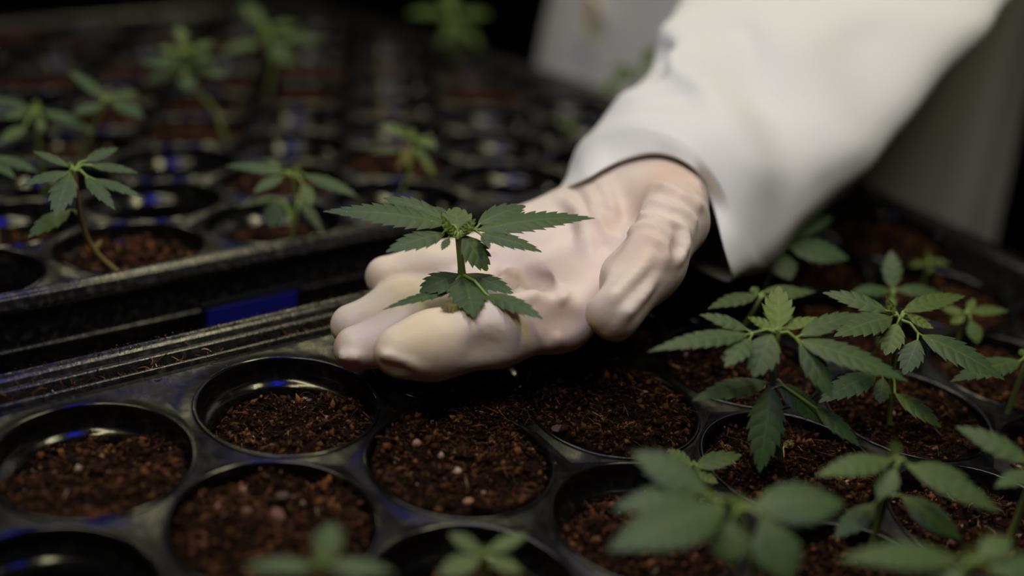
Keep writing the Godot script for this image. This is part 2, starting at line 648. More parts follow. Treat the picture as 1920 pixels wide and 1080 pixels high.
func soil_mesh(seed_: int, radius: float, mound: float, fine := 1.0) -> ArrayMesh:
	rng.seed = seed_
	var f := FastNoiseLite.new()
	f.seed = seed_
	f.frequency = 55.0
	f.fractal_octaves = 4
	var g := Geo.new()
	var high := func(x: float, z: float) -> float:
		var q := 1.0 - (x * x + z * z) / (radius * radius)
		return f.get_noise_2d(x, z) * .0058 + f.get_noise_2d(x * 5.0 + 9.0, z * 5.0) * .0016 + mound * q
	var nr := 22
	var na := 64
	var c := g.add(Vector3(0, high.call(0.0, 0.0), 0), Color(.012, .006, .004))
	for r in nr:
		for a in na:
			var rr := radius * (r + 1) / nr
			var x := cos(TAU * a / na) * rr
			var z := sin(TAU * a / na) * rr
			g.add(Vector3(x, high.call(x, z) - (.004 if r == nr - 1 else 0.0), z), Color(.012, .006, .004) * rng.randf_range(.5, 1.3))
	for a in na:
		g.tri(c, c + 1 + a, c + 1 + (a + 1) % na)
	for r in nr - 1:
		for a in na:
			var p := c + 1 + r * na + a
			var q := c + 1 + r * na + (a + 1) % na
			g.quad(p, p + na, q + na, q)
	# skirt down into the well
	var rim := c + 1 + (nr - 1) * na
	var bot := g.v.size()
	for a in na:
		g.add(Vector3(cos(TAU * a / na) * radius * .76, -.02, sin(TAU * a / na) * radius * .76), Color(.03, .012, .008))
	for a in na:
		var b := (a + 1) % na
		g.quad(rim + a, bot + a, bot + b, rim + b)
	for k in int(1500 * fine):
		var rr := radius * sqrt(rng.randf()) * .97
		var a := rng.randf() * TAU
		var x := cos(a) * rr
		var z := sin(a) * rr
		var big := rng.randf()
		crumb(g, Vector3(x, high.call(x, z) + rng.randf_range(-.0006, .0016), z), (rng.randf_range(.0009, .0022) if big < .75 else rng.randf_range(.0022, .0044)) / sqrt(fine), coir_color())
	for k in int(520 * fine):
		var rr := radius * sqrt(rng.randf()) * .95
		var a := rng.randf() * TAU
		var x := cos(a) * rr
		var z := sin(a) * rr
		fibre(g, Vector3(x, high.call(x, z) + rng.randf_range(.0002, .0014), z), rng.randf_range(.002, .007), rng.randf_range(.00025, .0007) / sqrt(fine), coir_color())
	return g.mesh()


func soils() -> void:
	var kinds := []
	for k in 5: kinds.append(soil_mesh(40 + k, HOLE - .0013, [.002, .001, .003, .0015, .0025][k]))
	var coarse := []
	for k in 3: coarse.append(soil_mesh(70 + k, HOLE - .0013, [.002, .003, .001][k], .3))
	M.kinds = kinds
	# front tray: [row, place, level, lean towards +x, lean towards +z, label]
	var named := {
		"0,0": [-.0080, .02, -.20, "loose coir in the leftmost well, blue light on the rim beside it"],
		"0,1": [-.0120, .12, -.19, "sunken coir heaped to the right in the deep well left of the fingertips"],
		"0,2": [-.0140, 0, 0, "shaded coir directly under the gloved fingers"],
		"0,3": [-.0060, 0, 0, "dark coir in the shade under the thumb side of the hand"],
		"0,4": [-.0070, 0, 0, "dark coir in the shade under the hanging sleeve"],
		"0,5": [-.0060, 0, 0, "dark coir behind the three leaved seedling at right"],
		"0,6": [-.0060, 0, 0, "dark coir of the farthest front tray well, by the tiny seedling"],
		"1,-0.5": [-.042, 0, 0, "scant coir at the bottom of the empty well in the lower left corner"],
		"1,0.5": [-.0028, 0, -.05, "coir with a flat pink bark chip in the full well left of the middle"],
		"1,1.5": [-.0012, 0, -.03, "level coir with a pale round pebble in the full well below the fingertips"],
		"1,2.5": [-.0002, 0, 0, "overfull coir spilling over the rim below the index knuckle"],
		"1,3.5": [-.0030, 0, 0, "coir with a tan straw on it right of the thumb tip"],
		"1,4.5": [-.0060, 0, 0, "dark coir under the broad seedling at right"],
		"1,5.5": [-.0060, 0, 0, "dark coir by the yellow green seedling near the right edge"],
		"2,0": [-.0070, 0, 0, "coir at the bottom edge under the blurred upright leaf"],
		"2,1": [-.0120, 0, 0, "dark coir around the small seedling at the bottom middle"],
		"2,2": [-.0095, 0, -.08, "speckled dark coir left of the large blurred leaves"],
		"2,3": [-.0040, 0, -.04, "coir at the foot of the tallest seedling, flecked with orange husks"],
		"2,4": [-.0020, 0, 0, "coir crusted pale along the rim at the right edge"],
	}
	var n := 0
	for c: Vector2 in front_wells:
		var j := roundi(c.y / ROW)
		var kx := c.x / PITCH
		var key := "%d,%s" % [j, ("%.1f" % kx) if j % 2 != 0 else ("%d" % roundi(kx))]
		var d: Array = named.get(key, [-.007, 0, 0, "coir in the near wells hidden under blurred foreground leaves"])
		var o := part("soil", kinds[n % 5], M.soil, self)
		o.position = TRAY_AT + u_dir * c.x + v_dir * c.y + Vector3(0, d[0], 0)
		o.basis = Basis(Vector3.UP, YAW) * Basis(Vector3.BACK, d[1]) * Basis(Vector3.RIGHT, d[2]) * Basis(Vector3.UP, n * 1.3)
		var s: float = 1.0 + minf(0.0, d[0] + .015) * 8.0
		o.scale = Vector3(s, 1, s)
		tag(o, d[3], "soil", "soil filling the front tray wells", "stuff")
		n += 1
	rng.seed = 5
	var tb := Basis(Vector3.UP, YAW) * Basis(Vector3.RIGHT, -TILT)
	var at := TRAY_AT - v_dir * PITCH * 1.62
	for q in back_wells.size():
		var c: Vector2 = back_wells[q]
		var deep := rng.randf()
		var y := -.005 - deep * deep * .024
		if q == 5 or q == 13: y = -.034
		if q == 3: y = -.012
		var o := part("soil", coarse[q % 3], M.soil, self)
		o.basis = tb * Basis(Vector3.UP, q * 2.1)
		o.position = at + tb * Vector3(c.x, y, c.y)
		var s := .965 if y > -.0085 else .80 + (y + .0085) * 4.0
		o.scale = Vector3(s, 1, s)
		tag(o, "blurred coir low in a well of the back tray", "soil", "soil filling the back tray wells", "stuff")


func blob(seed_: int, size: Vector3, col: Color) -> ArrayMesh:
	var f := FastNoiseLite.new()
	f.seed = seed_
	f.frequency = 0.9
	var g := Geo.new()
	var nu := 14
	var nv := 9
	for a in nv + 1:
		for b in nu + 1:
			var th := PI * a / nv
			var ph := TAU * b / nu
			var d := Vector3(sin(th) * cos(ph), cos(th), sin(th) * sin(ph))
			g.add(d * size * .5 * (1.0 + .3 * f.get_noise_3dv(d * 2.0)), col * (1.0 + .25 * f.get_noise_3dv(d * 5.0)))
	for a in nv:
		for b in nu:
			var k := a * (nu + 1) + b
			g.quad(k, k + 1, k + nu + 2, k + nu + 1)
	return g.mesh()


func litter() -> void:
	# single pieces that stand out
	var spec := [
		["pebble", Vector3(-0.0103, 0.0005, -0.3293), Vector3(0.0034, 0.0028, 0.0034), Color(0.420, 0.300, 0.220), "pale round pebble on the level coir below the fingertips", "pebble"],
		["pebble", Vector3(-0.0253, 0.0000, -0.3432), Vector3(0.0034, 0.0032, 0.0030), Color(0.300, 0.160, 0.120), "small upright pinkish pebble at the left of the pale round one", "pebble"],
		["bark_chip", Vector3(-0.0617, 0.0005, -0.2952), Vector3(0.0060, 0.0021, 0.0040), Color(0.130, 0.058, 0.042), "flat pink brown bark chip on the coir left of the middle", "chip"],
		["bark_chip", Vector3(-0.0625, 0.0005, -0.3048), Vector3(0.0044, 0.0018, 0.0036), Color(0.070, 0.036, 0.028), "dull bark chip just behind the flat pink one", "chip"],
		["bark_chip", Vector3(-0.0714, 0.0005, -0.2953), Vector3(0.0040, 0.0020, 0.0034), Color(0.110, 0.050, 0.028), "brown bark chip left of the flat pink one", "chip"],
		["bark_chip", Vector3(-0.0234, 0.0002, -0.3238), Vector3(0.0048, 0.0015, 0.0021), Color(0.160, 0.110, 0.100), "grey bark sliver on the coir left of the pale pebble", "chip"],
		["bark_chip", Vector3(-0.0050, 0.0002, -0.3148), Vector3(0.0036, 0.0018, 0.0027), Color(0.300, 0.160, 0.085), "tan bark chip in front of the pale pebble", "chip"],
		["bark_chip", Vector3(-0.0018, 0.0003, -0.3117), Vector3(0.0032, 0.0011, 0.0011), Color(0.420, 0.300, 0.240), "pale splinter beside the tan chip in front of the pebble", "chip"],
		["bark_chip", Vector3(-0.0141, 0.0010, -0.3600), Vector3(0.0048, 0.0010, 0.0021), Color(0.280, 0.130, 0.060), "orange bark flake at the back of the level well", "chip"],
		["pebble", Vector3(-0.0626, -0.0080, -0.3457), Vector3(0.0021, 0.0015, 0.0019), Color(0.400, 0.260, 0.220), "tiny pink pebble at the front of the deep well", "pebble"],
		["bark_chip", Vector3(0.0221, 0.0020, -0.3609), Vector3(0.0048, 0.0011, 0.0040), Color(0.060, 0.030, 0.025), "dark bark flake on the spilled coir", "chip"],
		["straw", Vector3(0.0706, -0.0020, -0.4221), Vector3(0.0080, 0.0008, 0.0013), Color(0.300, 0.160, 0.060), "tan straw on the coir right of the thumb tip", "straw"],
		["husk", Vector3(0.1633, -0.0010, -0.3854), Vector3(0.0032, 0.0014, 0.0022), Color(0.200, 0.100, 0.050), "small husk on coir behind the slightly blurred seedling", "husk"],
		["pebble", Vector3(0.1246, 0.0000, -0.3537), Vector3(0.0024, 0.0015, 0.0021), Color(0.340, 0.240, 0.160), "pale grit beside the stem of the slightly blurred seedling", "pebble"],
	]
	for k in spec.size():
		var s: Array = spec[k]
		var o := part(s[0], blob(200 + k, s[2], s[3]), M.pebble, self)
		o.position = s[1]
		o.rotation = Vector3(.2 * sin(k * 2.0), k * 1.1, .25 * cos(k * 3.0))
		tag(o, s[4], s[5])
	# crumbs strewn over the rim channel and the webs: nobody could count them
	rng.seed = 77
	var g := Geo.new()
	var put := func(x: float, y: float, z: float) -> Vector3: return TRAY_AT + u_dir * x * PITCH + v_dir * z * PITCH + Vector3(0, y, 0)
	for k in 1500:
		var x := rng.randf_range(.3, 2.2) if k < 900 else rng.randf_range(-.5, 6.0)
		if rng.randf() < .55 + .45 * sin(x * 5.0): 
			crumb(g, put.call(x, -.0033 + rng.randf() * .002, rng.randf_range(-.675, -.628)), rng.randf_range(.0006, .0022), coir_color())
	for k in 420:
		crumb(g, put.call(rng.randf_range(-.6, 3.0), .0026, rng.randf_range(-.86, -.80)), rng.randf_range(.0003, .0009), coir_color() * 1.6)
	for k in 160:
		fibre(g, put.call(rng.randf_range(-.2, 2.4), -.0015 + rng.randf() * .003, rng.randf_range(-.76, -.60)), rng.randf_range(.002, .006), rng.randf_range(.0003, .0007), coir_color() * 1.4)
	var o := part("soil_crumbs", g.mesh(), M.soil, self)
	tag(o, "crumbs and fibres of coir strewn along the ribbed rim of the front tray", "soil", "", "stuff")
	g = Geo.new()
	for k in 1300:
		var a := Vector2(1.95, .50) + Vector2(rng.randfn() * .13, rng.randfn() * .085)
		crumb(g, put.call(a.x, rng.randf_range(-.0006, .0016), a.y), rng.randf_range(.0006, .0020), coir_color())
	for k in 300:
		var a := Vector2(1.95, .52) + Vector2(rng.randfn() * .16, rng.randfn() * .10)
		fibre(g, put.call(a.x, rng.randf_range(.0, .0022), a.y), rng.randf_range(.002, .007), rng.randf_range(.0003, .0006), coir_color())
	o = part("soil_crumbs", g.mesh(), M.soil, self)
	tag(o, "coir spilled across the tray web below the index finger, between two full wells", "soil", "", "stuff")
	g = Geo.new()
	for k in 420:
		var w: Vector2 = front_wells[rng.randi() % front_wells.size()]
		var a := rng.randf() * TAU
		var p := w + Vector2(cos(a), sin(a)) * HOLE * rng.randf_range(1.0, 1.12)
		crumb(g, TRAY_AT + u_dir * p.x + v_dir * p.y + Vector3(0, .0006, 0), rng.randf_range(.0003, .0009), coir_color() * 1.5)
	for k in 120:
		var a := Vector2(2.35, 1.62) + Vector2(rng.randfn() * .12, rng.randfn() * .06)
		crumb(g, put.call(a.x, -.0006, a.y), rng.randf_range(.0003, .0008), Color(.4, .4, .38))
	o = part("soil_crumbs", g.mesh(), M.soil, self)
	tag(o, "fine dust and crumbs on the webs between the front tray wells", "soil", "", "stuff")


# ------------------------------------------------------------------ person
func seg(p: Vector3, a: Vector3, b: Vector3, ra: float, rb: float) -> float:
	var ab := b - a
	var t := clampf((p - a).dot(ab) / ab.length_squared(), 0.0, 1.0)
	return p.distance_to(a + ab * t) - (ra + (rb - ra) * t)


func smin(a: float, b: float, k: float) -> float:
	var h := maxf(k - absf(a - b), 0.0) / k
	return minf(a, b) - h * h * k * .25


const HOLLOW := Vector3(0.0184, 0.0723, -0.4034)


func bone(g: int, a: Vector3, ra: float, b: Vector3, rb: float) -> void:
	bones.append([g, a, ra, b, rb])


func hand_bones() -> void:
	bone(0, Vector3(0.0635, 0.0480, -0.4975), 0.0220, Vector3(0.0178, 0.0310, -0.3919), 0.0125)
	bone(0, Vector3(0.0635, 0.0480, -0.4975), 0.0190, Vector3(0.0163, 0.0280, -0.4183), 0.0120)
	bone(0, Vector3(0.0635, 0.0480, -0.4975), 0.0180, Vector3(0.0105, 0.0270, -0.4387), 0.0120)
	bone(0, Vector3(0.0635, 0.0480, -0.4975), 0.0180, Vector3(0.0031, 0.0300, -0.4505), 0.0120)
	bone(0, Vector3(0.0288, 0.0340, -0.4732), 0.0130, Vector3(0.0031, 0.0300, -0.4505), 0.0120)
	bone(0, Vector3(0.0635, 0.0480, -0.4975), 0.0220, Vector3(0.1211, 0.0648, -0.5854), 0.0260)
	bone(1, Vector3(0.0178, 0.0310, -0.3919), 0.0120, Vector3(-0.0036, 0.0290, -0.3759), 0.0102)
	bone(1, Vector3(-0.0036, 0.0290, -0.3759), 0.0102, Vector3(-0.0240, 0.0265, -0.3653), 0.0098)
	bone(1, Vector3(-0.0240, 0.0265, -0.3653), 0.0098, Vector3(-0.0360, 0.0250, -0.3599), 0.0085)
	bone(2, Vector3(0.0163, 0.0280, -0.4183), 0.0120, Vector3(-0.0143, 0.0210, -0.3975), 0.0102)
	bone(2, Vector3(-0.0143, 0.0210, -0.3975), 0.0102, Vector3(-0.0354, 0.0180, -0.3853), 0.0096)
	bone(2, Vector3(-0.0354, 0.0180, -0.3853), 0.0096, Vector3(-0.0523, 0.0160, -0.3740), 0.0082)
	bone(3, Vector3(0.0105, 0.0270, -0.4387), 0.0115, Vector3(-0.0205, 0.0180, -0.4228), 0.0100)
	bone(3, Vector3(-0.0205, 0.0180, -0.4228), 0.0100, Vector3(-0.0404, 0.0155, -0.4084), 0.0094)
	bone(3, Vector3(-0.0404, 0.0155, -0.4084), 0.0094, Vector3(-0.0571, 0.0145, -0.3927), 0.0081)
	bone(4, Vector3(0.0031, 0.0300, -0.4505), 0.0108, Vector3(-0.0149, 0.0260, -0.4351), 0.0094)
	bone(4, Vector3(-0.0149, 0.0260, -0.4351), 0.0094, Vector3(-0.0320, 0.0240, -0.4268), 0.0089)
	bone(4, Vector3(-0.0320, 0.0240, -0.4268), 0.0089, Vector3(-0.0489, 0.0230, -0.4190), 0.0082)
	bone(5, Vector3(0.0601, 0.0507, -0.4797), 0.0165, Vector3(0.0574, 0.0569, -0.4302), 0.0140)
	bone(6, Vector3(0.0574, 0.0569, -0.4302), 0.0140, Vector3(0.0464, 0.0535, -0.3971), 0.0124)
	bone(6, Vector3(0.0464, 0.0535, -0.3971), 0.0124, Vector3(0.0350, 0.0457, -0.3697), 0.0102)


func folds() -> Array:
	# creases of the loose glove: [1 ridge or 0 valley, radius, softness, line]
	var f := []
	f.append([1, 0.0021, 0.0030, [Vector3(0.0432, 0.0608, -0.4152), Vector3(0.0437, 0.0672, -0.4080), Vector3(0.0475, 0.0689, -0.4011), Vector3(0.0523, 0.0681, -0.4009), Vector3(0.0577, 0.0659, -0.4056), Vector3(0.0592, 0.0614, -0.4096)]])
	f.append([1, 0.0021, 0.0030, [Vector3(0.0462, 0.0634, -0.4182), Vector3(0.0487, 0.0684, -0.4181), Vector3(0.0538, 0.0689, -0.4147), Vector3(0.0598, 0.0672, -0.4146), Vector3(0.0628, 0.0648, -0.4144), Vector3(0.0610, 0.0598, -0.4113)]])
	f.append([1, 0.0021, 0.0036, [Vector3(0.0508, 0.0647, -0.4401), Vector3(0.0529, 0.0707, -0.4291), Vector3(0.0583, 0.0702, -0.4236), Vector3(0.0642, 0.0678, -0.4229), Vector3(0.0651, 0.0648, -0.4269)]])
	f.append([1, 0.0021, 0.0030, [Vector3(0.0547, 0.0639, -0.4041), Vector3(0.0590, 0.0644, -0.4036), Vector3(0.0596, 0.0624, -0.3979), Vector3(0.0567, 0.0610, -0.3889), Vector3(0.0501, 0.0586, -0.3855)]])
	f.append([1, 0.0018, 0.0030, [Vector3(0.0484, 0.0650, -0.3928), Vector3(0.0514, 0.0648, -0.3883), Vector3(0.0521, 0.0623, -0.3857), Vector3(0.0492, 0.0586, -0.3844)]])
	f.append([1, 0.0018, 0.0024, [Vector3(0.0509, 0.0654, -0.3975), Vector3(0.0541, 0.0659, -0.3932), Vector3(0.0532, 0.0619, -0.3911)]])
	f.append([1, 0.0021, 0.0036, [Vector3(0.0467, 0.0614, -0.3870), Vector3(0.0428, 0.0596, -0.3779), Vector3(0.0342, 0.0547, -0.3644), Vector3(0.0313, 0.0465, -0.3635)]])
	f.append([1, 0.0018, 0.0024, [Vector3(0.0486, 0.0562, -0.3817), Vector3(0.0456, 0.0542, -0.3718), Vector3(0.0395, 0.0509, -0.3616), Vector3(0.0344, 0.0425, -0.3625)]])
	f.append([1, 0.0018, 0.0024, [Vector3(0.0295, 0.0511, -0.3728), Vector3(0.0254, 0.0502, -0.3691), Vector3(0.0274, 0.0466, -0.3678)]])
	f.append([0, 0.0034, 0.0072, [Vector3(0.0187, 0.0590, -0.4594), Vector3(0.0243, 0.0535, -0.4463), Vector3(0.0273, 0.0521, -0.4315), Vector3(0.0321, 0.0491, -0.4219), Vector3(0.0287, 0.0642, -0.3862)]])
	f.append([0, 0.0044, 0.0080, [Vector3(0.0368, 0.0667, -0.4404), Vector3(0.0387, 0.0573, -0.4340), Vector3(0.0329, 0.0638, -0.3977), Vector3(0.0269, 0.0657, -0.3887)]])
	f.append([0, 0.0030, 0.0064, [Vector3(0.0248, 0.0609, -0.4607), Vector3(0.0300, 0.0565, -0.4458), Vector3(0.0325, 0.0549, -0.4344), Vector3(0.0328, 0.0568, -0.4270)]])
	f.append([0, 0.0030, 0.0064, [Vector3(0.0316, 0.0641, -0.4609), Vector3(0.0356, 0.0590, -0.4476), Vector3(0.0352, 0.0614, -0.4366)]])
	f.append([0, 0.0030, 0.0064, [Vector3(0.0129, 0.0554, -0.4546), Vector3(0.0183, 0.0497, -0.4446), Vector3(0.0202, 0.0484, -0.4321), Vector3(0.0193, 0.0507, -0.4244)]])
	f.append([1, 0.0023, 0.0036, [Vector3(0.0088, 0.0357, -0.4135), Vector3(0.0123, 0.0389, -0.4087), Vector3(0.0156, 0.0406, -0.3965), Vector3(0.0184, 0.0415, -0.3835), Vector3(0.0200, 0.0381, -0.3785), Vector3(0.0198, 0.0315, -0.3761), Vector3(0.0158, 0.0269, -0.3788)]])
	f.append([1, 0.0025, 0.0036, [Vector3(-0.0030, 0.0382, -0.3729), Vector3(0.0021, 0.0420, -0.3767), Vector3(0.0081, 0.0414, -0.3826), Vector3(0.0136, 0.0379, -0.3845)]])
	f.append([1, 0.0021, 0.0030, [Vector3(-0.0040, 0.0278, -0.4242), Vector3(-0.0005, 0.0359, -0.4119), Vector3(0.0022, 0.0363, -0.4072), Vector3(0.0037, 0.0383, -0.3831)]])
	f.append([0, 0.0036, 0.0064, [Vector3(0.0020, 0.0438, -0.4112), Vector3(0.0056, 0.0378, -0.4060), Vector3(0.0055, 0.0463, -0.3929)]])
	f.append([0, 0.0030, 0.0056, [Vector3(0.0054, 0.0440, -0.4121), Vector3(0.0101, 0.0385, -0.4038), Vector3(0.0144, 0.0475, -0.3867)]])
	f.append([0, 0.0060, 0.0080, [Vector3(0.0185, 0.0519, -0.3746), Vector3(0.0176, 0.0384, -0.3730), Vector3(0.0214, 0.0307, -0.3627)]])
	f.append([0, 0.0050, 0.0080, [Vector3(0.0267, 0.0482, -0.3776), Vector3(0.0248, 0.0372, -0.3769), Vector3(0.0281, 0.0325, -0.3688)]])
	f.append([1, 0.0018, 0.0024, [Vector3(-0.0409, 0.0261, -0.3561), Vector3(-0.0390, 0.0275, -0.3517), Vector3(-0.0331, 0.0261, -0.3507), Vector3(-0.0262, 0.0243, -0.3542)]])
	f.append([1, 0.0018, 0.0024, [Vector3(-0.0556, 0.0169, -0.3660), Vector3(-0.0517, 0.0175, -0.3655), Vector3(-0.0492, 0.0157, -0.3689)]])
	f.append([0, 0.0034, 0.0048, [Vector3(-0.0433, 0.0245, -0.3446), Vector3(-0.0348, 0.0229, -0.3480), Vector3(-0.0295, 0.0195, -0.3441)]])
	f.append([0, 0.0034, 0.0048, [Vector3(-0.0604, 0.0094, -0.3610), Vector3(-0.0486, 0.0102, -0.3589)]])
	f.append([0, 0.0045, 0.0080, [Vector3(-0.0064, 0.0333, -0.3501), Vector3(-0.0052, 0.0311, -0.3578), Vector3(0.0102, 0.0326, -0.3571)]])
	f.append([1, 0.0015, 0.0026, [Vector3(0.0397, 0.0644, -0.3978), Vector3(0.0430, 0.0682, -0.3974), Vector3(0.0476, 0.0683, -0.3949), Vector3(0.0505, 0.0651, -0.3936)]])
	f.append([1, 0.0014, 0.0026, [Vector3(0.0442, 0.0651, -0.3917), Vector3(0.0481, 0.0660, -0.3889), Vector3(0.0499, 0.0622, -0.3878)]])
	f.append([1, 0.0015, 0.0030, [Vector3(0.0635, 0.0661, -0.4513), Vector3(0.0661, 0.0676, -0.4451), Vector3(0.0662, 0.0648, -0.4374)]])
	f.append([1, 0.0020, 0.0060, [Vector3(0.0160, 0.0468, -0.4584), Vector3(0.0182, 0.0495, -0.4527), Vector3(0.0224, 0.0495, -0.4443), Vector3(0.0246, 0.0489, -0.4338), Vector3(0.0262, 0.0464, -0.4257), Vector3(0.0281, 0.0416, -0.4208)]])
	f.append([1, 0.0022, 0.0060, [Vector3(0.0240, 0.0502, -0.4681), Vector3(0.0260, 0.0535, -0.4580), Vector3(0.0286, 0.0531, -0.4441), Vector3(0.0300, 0.0514, -0.4340), Vector3(0.0327, 0.0462, -0.4289)]])
	f.append([1, 0.0018, 0.0050, [Vector3(0.0306, 0.0545, -0.4696), Vector3(0.0315, 0.0566, -0.4596), Vector3(0.0334, 0.0561, -0.4490), Vector3(0.0345, 0.0550, -0.4399), Vector3(0.0354, 0.0513, -0.4366)]])
	f.append([0, 0.0026, 0.0040, [Vector3(0.0565, 0.0707, -0.3945), Vector3(0.0571, 0.0644, -0.3918), Vector3(0.0573, 0.0647, -0.3846)]])
	f.append([0, 0.0026, 0.0040, [Vector3(0.0456, 0.0725, -0.4108), Vector3(0.0511, 0.0693, -0.4072), Vector3(0.0579, 0.0716, -0.4073)]])
	return f


func glove_tints() -> Array:
	# skin showing through thin latex, and crease shading painted into the colour: [place, reach, colour, share]
	return [
		[Vector3(0.0567, 0.0695, -0.4483), 0.016, Color(0.72, 0.50, 0.40), 0.80],
		[Vector3(0.0463, 0.0650, -0.3869), 0.010, Color(0.68, 0.50, 0.40), 0.75],
		[Vector3(0.0290, 0.0400, -0.3637), 0.007, Color(0.60, 0.36, 0.22), 0.85],
		[Vector3(0.0601, 0.0711, -0.4314), 0.010, Color(0.72, 0.52, 0.42), 0.60],
		[Vector3(-0.0439, 0.0239, -0.3568), 0.005, Color(0.58, 0.36, 0.22), 0.80],
		[Vector3(-0.0597, 0.0189, -0.3719), 0.004, Color(0.58, 0.36, 0.22), 0.70],
		[Vector3(-0.0266, 0.0363, -0.3572), 0.012, Color(0.80, 0.68, 0.40), 0.70],  # warm yellow tint on the index finger
		[Vector3(0.0047, 0.0375, -0.4118), 0.009, Color(0.66, 0.46, 0.34), 0.75],
		[Vector3(0.0165, 0.0350, -0.3760), 0.008, Color(0.52, 0.38, 0.31), 0.75],
		[Vector3(0.0233, 0.0351, -0.3788), 0.007, Color(0.55, 0.40, 0.31), 0.70],
		[Vector3(0.0114, 0.0407, -0.3917), 0.005, Color(0.60, 0.42, 0.32), 0.60],
		[Vector3(0.0063, 0.0385, -0.4270), 0.020, Color(0.82, 0.70, 0.68), 0.80],
		[Vector3(0.0267, 0.0422, -0.4110), 0.030, Color(0.82, 0.68, 0.65), 0.80],
		[Vector3(-0.0393, 0.0295, -0.4152), 0.014, Color(0.80, 0.68, 0.50), 0.60],
		[Vector3(-0.0120, 0.0330, -0.3595), 0.012, Color(0.64, 0.52, 0.46), 0.60],
		[Vector3(0.0325, 0.0518, -0.4310), 0.008, Color(0.66, 0.52, 0.46), 0.50],
		[Vector3(0.0336, 0.0602, -0.3889), 0.006, Color(0.62, 0.48, 0.42), 0.50],
		[Vector3(0.0400, 0.0576, -0.4385), 0.008, Color(0.68, 0.52, 0.44), 0.50],
	]


# bones: [group, a, ra, b, rb]; 0 palm, 1..4 fingers, 5 thumb root, 6 thumb
var bones := []


func hand_field(p: Vector3, use: Array) -> float:
	var d := 1.0
	var f := 1.0
	var cur := -1
	var ch := 1.0
	var th := 1.0
	for q: int in use:
		var b: Array = bones[q]
		var s := seg(p, b[1], b[3], b[2], b[4])
		var g: int = b[0]
		if g == 0:
			d = smin(d, s, .012)
		elif g < 5:
			if g != cur:
				if cur > 0: f = smin(f, ch, .0015)
				cur = g
				ch = s
			else:
				ch = smin(ch, s, .012)
		elif g == 5:
			if cur > 0:
				f = smin(f, ch, .0015)
				cur = -1
			d = smin(d, f, .010)
			f = 1.0
			d = smin(d, s, .010)
		else:
			th = smin(th, s, .010)
	if cur > 0: f = smin(f, ch, .0015)
	d = smin(d, f, .010)
	d = -smin(-d, p.distance_to(HOLLOW) - .030, .016)
	return smin(d, th, .002)


